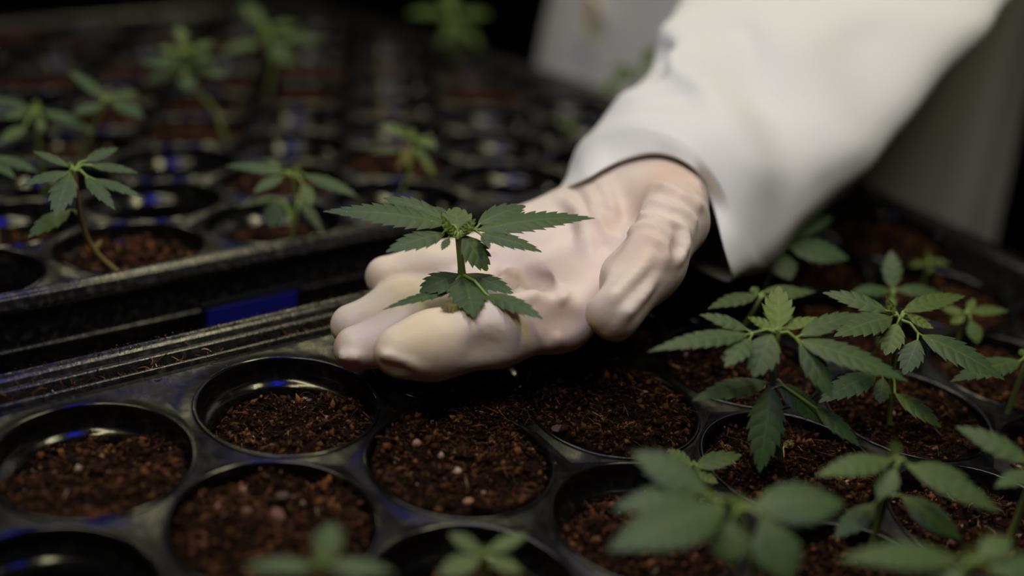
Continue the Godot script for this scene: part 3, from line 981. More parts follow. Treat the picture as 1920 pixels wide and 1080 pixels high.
func glove_mesh() -> ArrayMesh:
	hand_bones()
	const H := .0012
	const B := 6
	var lo := Vector3.ONE * 9.0
	var hi := -lo
	for b: Array in bones:
		lo = lo.min(b[1] - Vector3.ONE * b[2]).min(b[3] - Vector3.ONE * b[4])
		hi = hi.max(b[1] + Vector3.ONE * b[2]).max(b[3] + Vector3.ONE * b[4])
	lo -= Vector3.ONE * .012
	hi += Vector3.ONE * .012
	var nb := Vector3i(((hi - lo) / (H * B)).ceil())
	var nx := nb.x * B + 1
	var ny := nb.y * B + 1
	var nz := nb.z * B + 1
	var F := PackedFloat32Array()
	F.resize(nx * ny * nz)
	F.fill(99.0)
	var blocks := []
	var reach := H * B * .87
	for bz in nb.z:
		for by in nb.y:
			for bx in nb.x:
				var c := lo + Vector3(bx + .5, by + .5, bz + .5) * H * B
				var ds := []
				var least := 9.0
				for b: Array in bones:
					var s := seg(c, b[1], b[3], b[2], b[4])
					ds.append(s)
					least = minf(least, s)
				if least > reach + .012 or least < -reach - .014: continue
				var use := []
				for q in bones.size():
					if ds[q] < least + 2.0 * reach + .013: use.append(q)
				var mid := hand_field(c, use)
				if absf(mid) > reach + .005: continue
				blocks.append(Vector3i(bx, by, bz) * B)
				for k in B + 1:
					for j in B + 1:
						var at := ((bz * B + k) * ny + by * B + j) * nx + bx * B
						for i in B + 1:
							if F[at + i] == 99.0:
								F[at + i] = hand_field(lo + Vector3(bx * B + i, by * B + j, bz * B + k) * H, use)
	for f: Array in folds():
		var q: Array = f[3]
		var r: float = f[1]
		var k: float = f[2]
		var a: Vector3 = q[0]
		var b: Vector3 = q[0]
		for p: Vector3 in q:
			a = a.min(p)
			b = b.max(p)
		a = ((a - lo - Vector3.ONE * (r + k + .003)) / H).floor()
		b = ((b - lo + Vector3.ONE * (r + k + .003)) / H).ceil()
		for z in range(maxi(0, int(a.z)), mini(nz, int(b.z))):
			for y in range(maxi(0, int(a.y)), mini(ny, int(b.y))):
				for x in range(maxi(0, int(a.x)), mini(nx, int(b.x))):
					var at := (z * ny + y) * nx + x
					if F[at] > 90.0: continue
					var s := 9.0
					var p := lo + Vector3(x, y, z) * H
					for m in q.size() - 1: s = minf(s, seg(p, q[m], q[m + 1], r, r))
					if f[0] == 1: F[at] = smin(F[at], s, k)
					else: F[at] = -smin(-F[at], s, k)
	# surface nets
	var g := Geo.new()
	var cell := {}
	var step := [1, nx, nx * ny]
	var ed := [[0, 1], [2, 3], [4, 5], [6, 7], [0, 2], [1, 3], [4, 6], [5, 7], [0, 4], [1, 5], [2, 6], [3, 7]]
	var cv := PackedFloat32Array()
	cv.resize(8)
	for bl: Vector3i in blocks:
		for k in B:
			for j in B:
				for i in B:
					var at := ((bl.z + k) * ny + bl.y + j) * nx + bl.x + i
					var neg := 0
					for q in 8:
						var val := F[at + (q & 1) + (q >> 1 & 1) * nx + (q >> 2) * nx * ny]
						cv[q] = val
						if val < 0: neg += 1
					if neg == 0 or neg == 8: continue
					var sum := Vector3.ZERO
					var n := 0
					for e: Array in ed:
						var a := cv[e[0]]
						var b := cv[e[1]]
						if (a < 0) != (b < 0):
							var t := a / (a - b)
							var pa := Vector3(e[0] & 1, e[0] >> 1 & 1, e[0] >> 2)
							var pb := Vector3(e[1] & 1, e[1] >> 1 & 1, e[1] >> 2)
							sum += pa.lerp(pb, t)
							n += 1
					var p := lo + (Vector3(bl.x + i, bl.y + j, bl.z + k) + sum / n) * H
					cell[at] = g.add(p, glove_color(p))
	for at: int in cell:
		var s: bool = F[at] < 0
		for ax in 3:
			var st: int = step[ax]
			if s == (F[at + st] < 0.0): continue
			var s1: int = step[(ax + 1) % 3]
			var s2: int = step[(ax + 2) % 3]
			if not (cell.has(at - s1) and cell.has(at - s2) and cell.has(at - s1 - s2)): continue
			var a: int = cell[at]
			var b: int = cell[at - s1]
			var c: int = cell[at - s1 - s2]
			var d: int = cell[at - s2]
			if s: g.quad(a, d, c, b)
			else: g.quad(a, b, c, d)
	# one light smoothing pass
	for it in 1:
		var acc := PackedVector3Array()
		acc.resize(g.v.size())
		acc.fill(Vector3.ZERO)
		var cnt := PackedInt32Array()
		cnt.resize(g.v.size())
		for q in range(0, g.i.size(), 3):
			for w in 3:
				var a := g.i[q + w]
				acc[a] += g.v[g.i[q + (w + 1) % 3]] + g.v[g.i[q + (w + 2) % 3]]
				cnt[a] += 2
		for q in g.v.size():
			if cnt[q]: g.v[q] = g.v[q].lerp(acc[q] / cnt[q], .3)
	return g.mesh()


func glove_color(p: Vector3) -> Color:
	var c := Color(.73, .635, .575)
	for s: Array in glove_tints():
		var w: float = exp(-p.distance_squared_to(s[0]) / (s[1] * s[1]))
		c = c.lerp(s[2], w * s[3])
	return c


func ring_point(ring: Array, f: float) -> Vector3:
	var n := ring.size()
	var k := int(floor(f))
	var t := f - k
	return ring[posmod(k, n)].cubic_interpolate(ring[posmod(k + 1, n)], ring[posmod(k - 1, n)], ring[posmod(k + 2, n)], t)


func sleeve_rings() -> Array:
	# the cuff, then rings up the arm
	var r := []
	r.append([Vector3(0.0135, 0.0394, -0.4830), Vector3(0.0232, 0.0579, -0.4584), Vector3(0.0365, 0.0639, -0.4686), Vector3(0.0511, 0.0704, -0.4660), Vector3(0.0643, 0.0700, -0.4575), Vector3(0.0739, 0.0589, -0.4580), Vector3(0.0799, 0.0466, -0.4373), Vector3(0.0860, 0.0315, -0.4387), Vector3(0.0821, 0.0169, -0.4739), Vector3(0.0760, 0.0095, -0.4993), Vector3(0.0568, 0.0088, -0.5370), Vector3(0.0303, 0.0137, -0.5428)])
	r.append([Vector3(0.0218, 0.0432, -0.5118), Vector3(0.0195, 0.0551, -0.4998), Vector3(0.0285, 0.0694, -0.4913), Vector3(0.0444, 0.0783, -0.4811), Vector3(0.0648, 0.0753, -0.4669), Vector3(0.0801, 0.0624, -0.4555), Vector3(0.0917, 0.0462, -0.4505), Vector3(0.1012, 0.0339, -0.4578), Vector3(0.1079, 0.0217, -0.4847), Vector3(0.0963, 0.0169, -0.5097), Vector3(0.0687, 0.0201, -0.5285), Vector3(0.0423, 0.0294, -0.5293)])
	r.append([Vector3(0.0345, 0.0536, -0.5371), Vector3(0.0319, 0.0641, -0.5221), Vector3(0.0417, 0.0748, -0.5102), Vector3(0.0589, 0.0805, -0.4977), Vector3(0.0807, 0.0769, -0.4831), Vector3(0.0970, 0.0659, -0.4734), Vector3(0.1091, 0.0523, -0.4712), Vector3(0.1195, 0.0408, -0.4815), Vector3(0.1274, 0.0281, -0.5127), Vector3(0.1153, 0.0236, -0.5403), Vector3(0.0858, 0.0281, -0.5597), Vector3(0.0572, 0.0386, -0.5587)])
	r.append([Vector3(0.0475, 0.0635, -0.5623), Vector3(0.0439, 0.0726, -0.5443), Vector3(0.0530, 0.0799, -0.5294), Vector3(0.0705, 0.0828, -0.5148), Vector3(0.0941, 0.0786, -0.5000), Vector3(0.1129, 0.0697, -0.4920), Vector3(0.1275, 0.0587, -0.4924), Vector3(0.1394, 0.0484, -0.5054), Vector3(0.1479, 0.0357, -0.5406), Vector3(0.1348, 0.0317, -0.5707), Vector3(0.1028, 0.0370, -0.5905), Vector3(0.0719, 0.0482, -0.5877)])
	r.append([Vector3(0.0556, 0.0730, -0.5895), Vector3(0.0528, 0.0797, -0.5707), Vector3(0.0628, 0.0838, -0.5545), Vector3(0.0821, 0.0847, -0.5390), Vector3(0.1094, 0.0812, -0.5246), Vector3(0.1319, 0.0752, -0.5179), Vector3(0.1493, 0.0678, -0.5199), Vector3(0.1616, 0.0600, -0.5337), Vector3(0.1671, 0.0496, -0.5692), Vector3(0.1497, 0.0465, -0.5992), Vector3(0.1129, 0.0510, -0.6186), Vector3(0.0796, 0.0604, -0.6154)])
	r.append([Vector3(0.0656, 0.0881, -0.6218), Vector3(0.0635, 0.0930, -0.6013), Vector3(0.0746, 0.0952, -0.5836), Vector3(0.0963, 0.0954, -0.5675), Vector3(0.1278, 0.0935, -0.5539), Vector3(0.1542, 0.0905, -0.5490), Vector3(0.1744, 0.0865, -0.5531), Vector3(0.1874, 0.0809, -0.5689), Vector3(0.1907, 0.0720, -0.6066), Vector3(0.1690, 0.0686, -0.6373), Vector3(0.1267, 0.0711, -0.6557), Vector3(0.0900, 0.0780, -0.6504)])
	r.append([Vector3(0.0740, 0.0972, -0.6543), Vector3(0.0740, 0.1017, -0.6328), Vector3(0.0886, 0.1053, -0.6152), Vector3(0.1149, 0.1081, -0.6002), Vector3(0.1519, 0.1101, -0.5884), Vector3(0.1821, 0.1103, -0.5855), Vector3(0.2044, 0.1087, -0.5914), Vector3(0.2172, 0.1049, -0.6089), Vector3(0.2165, 0.0965, -0.6486), Vector3(0.1886, 0.0905, -0.6789), Vector3(0.1389, 0.0878, -0.6947), Vector3(0.0982, 0.0901, -0.6862)])
	r.append([Vector3(0.0846, 0.1147, -0.7024), Vector3(0.0866, 0.1189, -0.6795), Vector3(0.1047, 0.1230, -0.6615), Vector3(0.1361, 0.1271, -0.6468), Vector3(0.1793, 0.1311, -0.6361), Vector3(0.2140, 0.1330, -0.6344), Vector3(0.2388, 0.1329, -0.6417), Vector3(0.2519, 0.1301, -0.6608), Vector3(0.2475, 0.1223, -0.7029), Vector3(0.2129, 0.1152, -0.7337), Vector3(0.1548, 0.1098, -0.7481), Vector3(0.1093, 0.1096, -0.7372)])
	r.append([Vector3(0.1159, 0.1766, -0.7434), Vector3(0.1179, 0.1807, -0.7210), Vector3(0.1356, 0.1847, -0.7034), Vector3(0.1663, 0.1888, -0.6890), Vector3(0.2087, 0.1927, -0.6785), Vector3(0.2427, 0.1946, -0.6768), Vector3(0.2670, 0.1945, -0.6840), Vector3(0.2798, 0.1917, -0.7028), Vector3(0.2755, 0.1841, -0.7440), Vector3(0.2417, 0.1771, -0.7742), Vector3(0.1847, 0.1719, -0.7883), Vector3(0.1401, 0.1717, -0.7776)])
	r.append([Vector3(0.1439, 0.2806, -0.7853), Vector3(0.1458, 0.2847, -0.7625), Vector3(0.1640, 0.2888, -0.7445), Vector3(0.1953, 0.2929, -0.7298), Vector3(0.2385, 0.2969, -0.7191), Vector3(0.2733, 0.2989, -0.7174), Vector3(0.2981, 0.2988, -0.7247), Vector3(0.3111, 0.2960, -0.7438), Vector3(0.3067, 0.2882, -0.7859), Vector3(0.2722, 0.2810, -0.8167), Vector3(0.2141, 0.2757, -0.8311), Vector3(0.1685, 0.2755, -0.8202)])
	r.append([Vector3(0.1702, 0.4320, -0.8291), Vector3(0.1723, 0.4364, -0.8051), Vector3(0.1913, 0.4407, -0.7862), Vector3(0.2242, 0.4450, -0.7708), Vector3(0.2696, 0.4492, -0.7595), Vector3(0.3061, 0.4513, -0.7577), Vector3(0.3321, 0.4511, -0.7654), Vector3(0.3458, 0.4482, -0.7855), Vector3(0.3412, 0.4400, -0.8297), Vector3(0.3049, 0.4325, -0.8620), Vector3(0.2439, 0.4269, -0.8771), Vector3(0.1961, 0.4267, -0.8657)])
	return r


func sleeve_folds() -> Array:
	# [height, width, line]
	return [
		[0.0096, 0.014, [Vector3(0.0650, 0.0900, -0.5888), Vector3(0.0691, 0.0821, -0.5370), Vector3(0.0773, 0.0728, -0.5011), Vector3(0.0856, 0.0603, -0.4791)]],
		[-0.0096, 0.012, [Vector3(0.0557, 0.0850, -0.5689), Vector3(0.0588, 0.0783, -0.5368), Vector3(0.0660, 0.0713, -0.5008)]],
		[-0.0064, 0.015, [Vector3(0.0873, 0.0964, -0.5760), Vector3(0.0928, 0.0820, -0.5315), Vector3(0.1015, 0.0699, -0.5047)]],
		[0.0064, 0.019, [Vector3(0.1142, 0.1005, -0.5738), Vector3(0.1247, 0.0825, -0.5356), Vector3(0.1318, 0.0696, -0.5174)]],
		[0.0048, 0.010, [Vector3(0.0452, 0.0707, -0.5311), Vector3(0.0575, 0.0771, -0.5320), Vector3(0.0674, 0.0846, -0.5534)]],
		[-0.0064, 0.010, [Vector3(0.0398, 0.0639, -0.5117), Vector3(0.0550, 0.0730, -0.5168), Vector3(0.0686, 0.0768, -0.5181)]],
		[-0.0048, 0.025, [Vector3(0.1571, 0.1051, -0.5780), Vector3(0.1429, 0.0865, -0.5469)]],
		[-0.0024, 0.012, [Vector3(0.1236, 0.0653, -0.5055), Vector3(0.1281, 0.0544, -0.4965)]],
	]


func sleeve_mesh() -> ArrayMesh:
	var rings := sleeve_rings()
	var f := FastNoiseLite.new()
	f.seed = 4
	f.frequency = 11.0
	f.fractal_octaves = 2
	var g := Geo.new()
	var nt := 96
	var na := 132
	var grid := []
	for a in nt + 1:
		var t := float(a) / nt * (rings.size() - 1)
		var k := mini(int(t), rings.size() - 2)
		var w := t - k
		var row := []
		for b in na:
			var th := 12.0 * b / na
			var p0 := ring_point(rings[maxi(k - 1, 0)], th)
			var p1 := ring_point(rings[k], th)
			var p2 := ring_point(rings[k + 1], th)
			var p3 := ring_point(rings[mini(k + 2, rings.size() - 1)], th)
			row.append(p1.cubic_interpolate(p2, p0, p3, w))
		grid.append(row)
	# folds: soft ridges and valleys running along lines over the cloth
	var lines := sleeve_folds()
	for a in nt + 1:
		var mid := Vector3.ZERO
		for b in na: mid += grid[a][b] / na
		for b in na:
			var p: Vector3 = grid[a][b]
			var away := (p - mid).normalized()
			var h := f.get_noise_3dv(p) * .0045 * smoothstep(0.0, 8.0, a)
			for l: Array in lines:
				var q: Array = l[2]
				var s := 9.0
				for m in q.size() - 1: s = minf(s, seg(p, q[m], q[m + 1], 0.0, 0.0))
				h += l[0] * exp(-s * s / (l[1] * l[1])) * smoothstep(0.0, 6.0, a)
			if a * (rings[0][3] as Vector3).distance_to(rings[1][3]) * (rings.size() - 1.0) / nt < .017: h += .0006
			grid[a][b] = p + away * h
	var outer := 0
	for a in nt + 1:
		for b in na: g.add(grid[a][b])
	for a in nt:
		for b in na:
			var b2 := (b + 1) % na
			g.quad(a * na + b, a * na + b2, (a + 1) * na + b2, (a + 1) * na + b)
	# lining: the cloth has thickness and a turned hem
	var base := g.v.size()
	var ni := 60
	for a in ni:
		var mid := Vector3.ZERO
		for b in na: mid += grid[a][b] / na
		for b in na:
			var p: Vector3 = grid[a][b]
			g.add(p + (mid - p).normalized() * (.0009 if a == 0 else .0014))
	for a in ni - 1:
		for b in na:
			var b2 := (b + 1) % na
			g.quad(base + a * na + b, base + (a + 1) * na + b, base + (a + 1) * na + b2, base + a * na + b2)
	for b in na:
		var b2 := (b + 1) % na
		g.quad(b, base + b, base + b2, b2)
	return g.mesh()


func person() -> void:
	var feet := TRAY_AT + u_dir * PITCH * 9.4 - v_dir * PITCH * 4.3 + Vector3(0, -.90, 0)
	var o := thing("person", "person in a white lab coat reaching in, gloved palm up under a seedling", "person", feet)
	var cm: StandardMaterial3D = M.coat.duplicate()
	cm.cull_mode = BaseMaterial3D.CULL_DISABLED
	var h := part("gloved_hand", glove_mesh(), M.glove, o)
	h.position = -feet
	h.set_meta("label", "cream latex glove, palm up, thumb towards the viewer")
	var s := part("sleeve", sleeve_mesh(), cm, o)
	s.position = -feet
	# coat body, facing along the bench towards the left
	var g := Geo.new()
	var f := FastNoiseLite.new()
	f.seed = 9
	f.frequency = 6.0
	var prof := [[-.62, .175, .26], [-.45, .165, .25], [-.2, .15, .225], [-.05, .145, .215], [.05, .14, .205], [.2, .14, .205], [.35, .145, .215], [.47, .13, .22], [.53, .11, .19], [.57, .07, .10]]
	var ns := 120
	var nn := 60
	for a in nn + 1:
		var t := float(a) / nn * (prof.size() - 1)
		var k := mini(int(t), prof.size() - 2)
		var w := t - k
		var y := lerpf(prof[k][0], prof[k + 1][0], w)
		var d := lerpf(prof[k][1], prof[k + 1][1], w)
		var wd := lerpf(prof[k][2], prof[k + 1][2], w)
		for b in ns:
			var th := TAU * b / ns
			var fold := .010 * sin(th * 7.0 + 1.3 + y * 2.0) + .006 * sin(th * 13.0 + y * 5.0) + .006 * f.get_noise_2d(th, y * .5)
			var r := 1.0 + fold * 4.0 * clampf(.6 - y, 0.0, 1.0)
			g.add(u_dir * cos(th) * d * r + v_dir * sin(th) * wd * r + Vector3(0, y + .90, 0))
	for a in nn:
		for b in ns:
			var b2 := (b + 1) % ns
			g.quad(a * ns + b, a * ns + b2, (a + 1) * ns + b2, (a + 1) * ns + b)
	part("coat", g.mesh(), cm, o)
	# buttons down the front
	for y in [-.18, -.06, .06, .18, .30]:
		g = Geo.new()
		lathe(g, [Vector2(.0001, .003), Vector2(.006, .0024), Vector2(.0088, .0036), Vector2(.0105, .003), Vector2(.0112, .0012), Vector2(.0105, 0), Vector2(.0001, 0)], 28)
		for q in [[-.0024, -.0024], [.0024, -.0024], [-.0024, .0024], [.0024, .0024]]:
			g.box(Vector3(q[0], .0027, q[1]), Vector3(.0016, .001, .0016), Color(.1, .1, .1))
		var bt := part("button", g.mesh(), M.button, o)
		bt.basis = Basis(v_dir, -u_dir, Vector3.UP).orthonormalized()
		bt.position = Vector3(0.0330, -0.0388, -0.8975) + Vector3(0, y, 0) - feet
	# trousers and shoes, below the bench
	for sd in [-1.0, 1.0]:
		g = Geo.new()
		tube(g, [v_dir * sd * .10 + Vector3(0, .42, 0), v_dir * sd * .11 + Vector3(0, .25, 0), v_dir * sd * .12 + Vector3(0, .03, 0)], [.085, .075, .065], 24)
		part("trouser_leg", g.mesh(), M.trousers, o)
		var sh := part("shoe", blob(int(sd) + 300, Vector3(.27, .10, .10), Color(.02, .02, .02)), M.pebble, o)
		sh.position = v_dir * sd * .12 - u_dir * .05 + Vector3(0, .04, 0)
		sh.rotation.y = YAW


# ------------------------------------------------------------------ plants
func leaflet_mesh(base: Vector3, tip: Vector3, width: float, young: float, hang: Vector3, arch: float, seed_: int) -> ArrayMesh:
	rng.seed = seed_
	var g := Geo.new()
	var L := base.distance_to(tip)
	var ax := (tip - base) / L
	var side := ax.cross(hang).normalized()
	var up := side.cross(ax).normalized()
	var n := clampi(int(round(L / .0042)), 5, 11)
	var dark := Color(.178, .355, .138)
	if young >= 0:
		dark = dark.lerp(Color(.55, .78, .10), young * .95)
	else:
		dark = Color(.60, .46, .08)
	dark = dark * rng.randf_range(.9, 1.08)
	var vein := dark.lerp(Color(.60, .85, .35), .4)
	var ts := [0.0]
	for q in n:
		for f in [.06, .5, .94]: ts.append((q + f) / n)
	ts.append(1.0)
	var cols := [-1.0, -.72, -.42, -.12, 0.0, .12, .42, .72, 1.0]
	var twist := rng.randf_range(-.12, .12)
	var peak := pow(.34, .62) * pow(.66, 1.25)
	for q in ts.size():
		var t: float = ts[q]
		var f := fposmod(t * n, 1.0)
		var shape := pow(t, .62) * pow(1.0 - t, 1.25) / peak if t > 0.0 and t < 1.0 else 0.0
		var w := width * .5 * shape
		var c := base + ax * L * t + up * arch * L * 4.0 * t * (1.0 - t)
		var along := pow(t, .9)
		for s: float in cols:
			var e := absf(s)
			var tooth := lerpf(.83, 1.10, f) if q > 0 and q < ts.size() - 1 else 1.0
			var ww := w * (lerpf(1.0, tooth, e * e))
			var fwd := w * e * .38 + L / n * .38 * f * e * e * (1.0 if t < 1.0 else 0.0)
			if t + fwd / L > .985: fwd = maxf(0.0, (.985 - t) * L)
			var rel := (f - .5) * (f - .5) * 4.0
			var z := e * w * (.16 + .25 * young) - rel * (.0005 + .0005 * clampf(young, 0, 1)) * sin(e * PI * .85) * shape
			z -= e * e * w * .22
			var p := c + ax * fwd + side * s * ww + up * (z + s * w * twist * along)
			var col := dark.lerp(vein, (1.0 if e < .05 else 0.0) * .8 + .18 * rel * (1.0 - e))
			if young >= 0: col = col.lerp(Color(.60, .80, .15), clampf(.30 - t * 1.2, 0, 1))
			else: col = col.lerp(Color(.32, .10, .03), clampf(t * 1.6 - .7, 0, 1))
			col.a = 1.0
			g.add(p, col, Vector2(.5 + s * ww / .03 + seed_ * .37, t * L / .03 + seed_ * .61))
	var m := cols.size()
	for q in ts.size() - 1:
		for j in m - 1:
			var a := q * m + j
			g.quad(a, a + 1, a + m + 1, a + m)
	return g.mesh()


var leaf_seed := 0


func stem(o: Node3D, pts: Array, r: float, brown := 0.0) -> void:
	var full := [pts[0] + Vector3(0, -.012, 0)]
	var rad := [r * 1.1]
	for k in pts.size() - 1:
		for s in 6:
			var t := s / 6.0
			var p: Vector3 = pts[k].cubic_interpolate(pts[k + 1], pts[maxi(k - 1, 0)], pts[mini(k + 2, pts.size() - 1)], t)
			full.append(p)
			rad.append(r * lerpf(1.0, .78, (k + t) / (pts.size() - 1)) * (1.12 if s == 0 and k > 0 else 1.0))
	full.append(pts[-1])
	rad.append(r * .8)
	var g := Geo.new()
	tube(g, full, rad, 12, Color(.17, .24, .06).lerp(Color(.22, .15, .06), brown))
	part("stem", g.mesh(), M.stem, o)


func leaf(o: Node3D, node: Vector3, young: float, blades: Array, cam: Vector3) -> void:
	# a leaf: its stalk, and each blade a sub-part; blades: [base, tip, width] in millimetres from the plant's foot
	var root := Vector3.ZERO
	for b: Array in blades: root += b[0] / blades.size()
	root *= .001
	var g := Geo.new()
	var hub := root
	if blades.size() > 1:
		var out := Vector3.ZERO
		for b: Array in blades: out += (b[1] - b[0]).normalized()
		hub -= out.normalized() * .0015
	var mid := (node + hub) * .5 + Vector3(0, .0015, 0)
	tube(g, [node, mid, hub], [.0007, .00055, .0005], 8, Color(.20, .30, .07) if young >= 0 else Color(.3, .2, .05))
	for b: Array in blades:
		tube(g, [hub, (b[0] * .001 as Vector3).lerp(b[1] * .001, .05)], [.0005, .0003], 6, Color(.20, .30, .07))
	var lf := part("leaf", g.mesh(), M.stem, o)
	for b: Array in blades:
		leaf_seed += 1
		var hang: Vector3 = Vector3(0, .8, 0) + cam * .45
		part("leaflet", leaflet_mesh(b[0] * .001, b[1] * .001, b[2] * .001, young, hang, .05 if young < .7 else -.02, leaf_seed), M.leaf, lf)


func seedling(label: String, at: Vector3, group := "") -> Node3D:
	return thing("seedling", label, "seedling", at, group)


func mm(x: float, y: float, z: float) -> Vector3:
	return Vector3(x, y, z)


func plants() -> void:
	var o: Node3D
	var c: Vector3
	var eye := Vector3(0, 0.2365, 0)
	o = seedling("young seedling with serrated leaves standing up between the gloved fingers", Vector3(-0.0121, -0.0060, -0.3918), "seedlings in the front tray")
	c = (eye - o.position).normalized()
	stem(o, [Vector3(0.0000, 0.0000, 0.0000), Vector3(-0.0045, 0.0316, 0.0002), Vector3(-0.0064, 0.0478, 0.0003), Vector3(-0.0091, 0.0634, 0.0005)], 0.00165, 0.1)
	leaf(o, Vector3(-0.0091, 0.0634, 0.0005), 0.05, [[mm(-13.9, 65.2, -3.5), mm(-57.3, 67.1, 4.3), 11.7], [mm(-15.0, 66.3, -6.2), mm(-38.4, 69.5, -9.2), 8.3], [mm(-14.0, 63.4, 0.6), mm(-32.7, 60.3, 16.3), 8.7], [mm(-12.2, 62.6, 2.4), mm(-13.9, 60.6, 9.3), 3.0], [mm(-14.6, 67.4, -8.8), mm(-21.2, 67.0, -11.9), 3.0]], c)
	leaf(o, Vector3(-0.0091, 0.0634, 0.0005), 0.05, [[mm(-3.0, 64.7, -2.4), mm(39.7, 66.6, -22.6), 10.6], [mm(-3.0, 65.9, -5.3), mm(13.4, 68.8, -20.8), 9.8], [mm(-2.1, 64.1, -1.1), mm(21.3, 61.1, 1.3), 7.2], [mm(-1.1, 64.0, -0.8), mm(2.7, 61.8, 5.1), 3.0]], c)
	leaf(o, Vector3(-0.0091, 0.0634, 0.0005), 0.15, [[mm(-7.6, 63.5, 0.3), mm(2.7, 53.1, 5.8), 11.3]], c)
	leaf(o, Vector3(-0.0091, 0.0634, 0.0005), 0.45, [[mm(-9.2, 62.6, 2.4), mm(-11.6, 68.3, -12.6), 12.5]], c)
	leaf(o, Vector3(-0.0091, 0.0634, 0.0005), 1.00, [[mm(-10.8, 62.9, 1.7), mm(-16.2, 70.0, -0.1), 3.8]], c)
	leaf(o, Vector3(-0.0091, 0.0634, 0.0005), 1.00, [[mm(-8.2, 63.1, 1.3), mm(-3.9, 68.9, -3.0), 4.5]], c)
	leaf(o, Vector3(-0.0091, 0.0634, 0.0005), 1.00, [[mm(-9.5, 62.8, 2.0), mm(-12.8, 67.2, 0.8), 3.4]], c)
	leaf(o, Vector3(-0.0091, 0.0634, 0.0005), 1.00, [[mm(-8.9, 62.8, 1.9), mm(-6.6, 67.6, -1.2), 3.4]], c)
	leaf(o, Vector3(-0.0064, 0.0478, 0.0003), 0.00, [[mm(-6.8, 47.9, 0.1), mm(-20.1, 44.9, 13.0), 11.1], [mm(-6.0, 47.7, 0.5), mm(0.7, 46.2, 29.0), 14.2], [mm(-5.4, 48.1, -0.3), mm(13.5, 49.3, 14.0), 8.4]], c)
	leaf(o, Vector3(-0.0064, 0.0478, 0.0003), 0.00, [[mm(-9.2, 44.4, 7.6), mm(-31.3, 42.3, 24.6), 4.2]], c)
	leaf(o, Vector3(-0.0064, 0.0478, 0.0003), 0.10, [[mm(3.5, 48.7, 14.9), mm(24.1, 48.5, 27.6), 7.3]], c)
	leaf(o, Vector3(-0.0045, 0.0316, 0.0002), -1.00, [[mm(-4.7, 46.6, 21.2), mm(-11.2, 46.8, 25.9), 5.1]], c)
	o = seedling("tallest seedling right of the thumb, its long lower leaf hanging over the soil", Vector3(0.1041, -0.0060, -0.3623), "seedlings in the front tray")
	c = (eye - o.position).normalized()
	stem(o, [Vector3(0.0000, 0.0000, 0.0000), Vector3(-0.0104, 0.0352, -0.0027), Vector3(-0.0127, 0.0543, -0.0032)], 0.00120, 0.1)
	leaf(o, Vector3(-0.0127, 0.0543, -0.0032), 0.80, [[mm(-13.0, 55.0, -4.6), mm(-11.4, 62.4, -23.6), 10.8], [mm(-13.3, 55.0, -4.5), mm(-23.3, 56.9, -7.4), 5.1], [mm(-12.2, 55.2, -5.1), mm(1.5, 57.0, -14.0), 5.4]], c)
	leaf(o, Vector3(-0.0127, 0.0543, -0.0032), 0.10, [[mm(-22.9, 53.4, -1.3), mm(-57.8, 50.7, 15.5), 7.9], [mm(-23.2, 54.3, -3.0), mm(-40.1, 56.5, -4.9), 6.1], [mm(-22.2, 52.8, 0.0), mm(-31.6, 48.3, 14.6), 7.9]], c)
	leaf(o, Vector3(-0.0127, 0.0543, -0.0032), 0.25, [[mm(-15.0, 54.3, -3.0), mm(-20.8, 43.6, 10.4), 11.9]], c)
	leaf(o, Vector3(-0.0127, 0.0543, -0.0032), 0.10, [[mm(-6.0, 53.5, -1.5), mm(31.7, 47.1, 6.0), 11.2], [mm(-5.4, 54.4, -3.2), mm(16.4, 57.8, -19.2), 7.9], [mm(-5.5, 53.0, -0.4), mm(6.6, 39.7, 11.2), 9.4]], c)
	leaf(o, Vector3(-0.0104, 0.0352, -0.0027), 0.00, [[mm(-12.3, 35.3, -2.8), mm(-39.4, 32.3, 11.6), 9.2], [mm(-11.2, 34.8, -1.8), mm(-12.5, 10.3, 16.6), 12.5], [mm(-9.0, 35.3, -2.9), mm(9.0, 24.9, 4.2), 9.9], [mm(3.9, 31.8, 4.0), mm(20.3, 22.3, 10.2), 7.7]], c)
	leaf(o, Vector3(0.0000, 0.0000, 0.0000), -1.00, [[mm(0.6, 5.3, -10.0), mm(5.1, 6.3, -13.6), 3.8], [mm(0.1, 5.2, -9.9), mm(-2.6, 6.1, -11.4), 2.7]], c)
	o = seedling("broad seedling behind the tallest one at right, with water drops on its leaf edges", Vector3(0.1510, -0.0060, -0.4001), "seedlings in the front tray")
	c = (eye - o.position).normalized()
	stem(o, [Vector3(0.0000, 0.0000, 0.0000), Vector3(-0.0006, 0.0027, -0.0002), Vector3(-0.0049, 0.0239, -0.0018), Vector3(-0.0076, 0.0471, -0.0027)], 0.00120, 0.1)
	leaf(o, Vector3(-0.0076, 0.0471, -0.0027), 1.00, [[mm(-7.9, 47.3, -3.1), mm(-14.7, 55.1, -5.1), 3.1]], c)
	leaf(o, Vector3(-0.0076, 0.0471, -0.0027), 0.50, [[mm(-6.0, 48.9, -6.6), mm(22.1, 50.0, -24.8), 8.3]], c)
	leaf(o, Vector3(-0.0076, 0.0471, -0.0027), 0.70, [[mm(-4.9, 48.3, -5.4), mm(4.9, 46.0, -1.5), 5.5]], c)
	leaf(o, Vector3(-0.0076, 0.0471, -0.0027), 0.60, [[mm(-8.7, 46.4, -1.2), mm(-13.5, 38.0, 9.6), 9.4]], c)
	leaf(o, Vector3(-0.0076, 0.0471, -0.0027), 0.20, [[mm(-10.3, 47.6, -3.7), mm(-34.6, 44.6, 13.0), 11.8]], c)
	leaf(o, Vector3(-0.0076, 0.0471, -0.0027), 0.10, [[mm(-11.6, 48.5, -5.8), mm(-35.9, 49.9, -11.4), 8.3]], c)
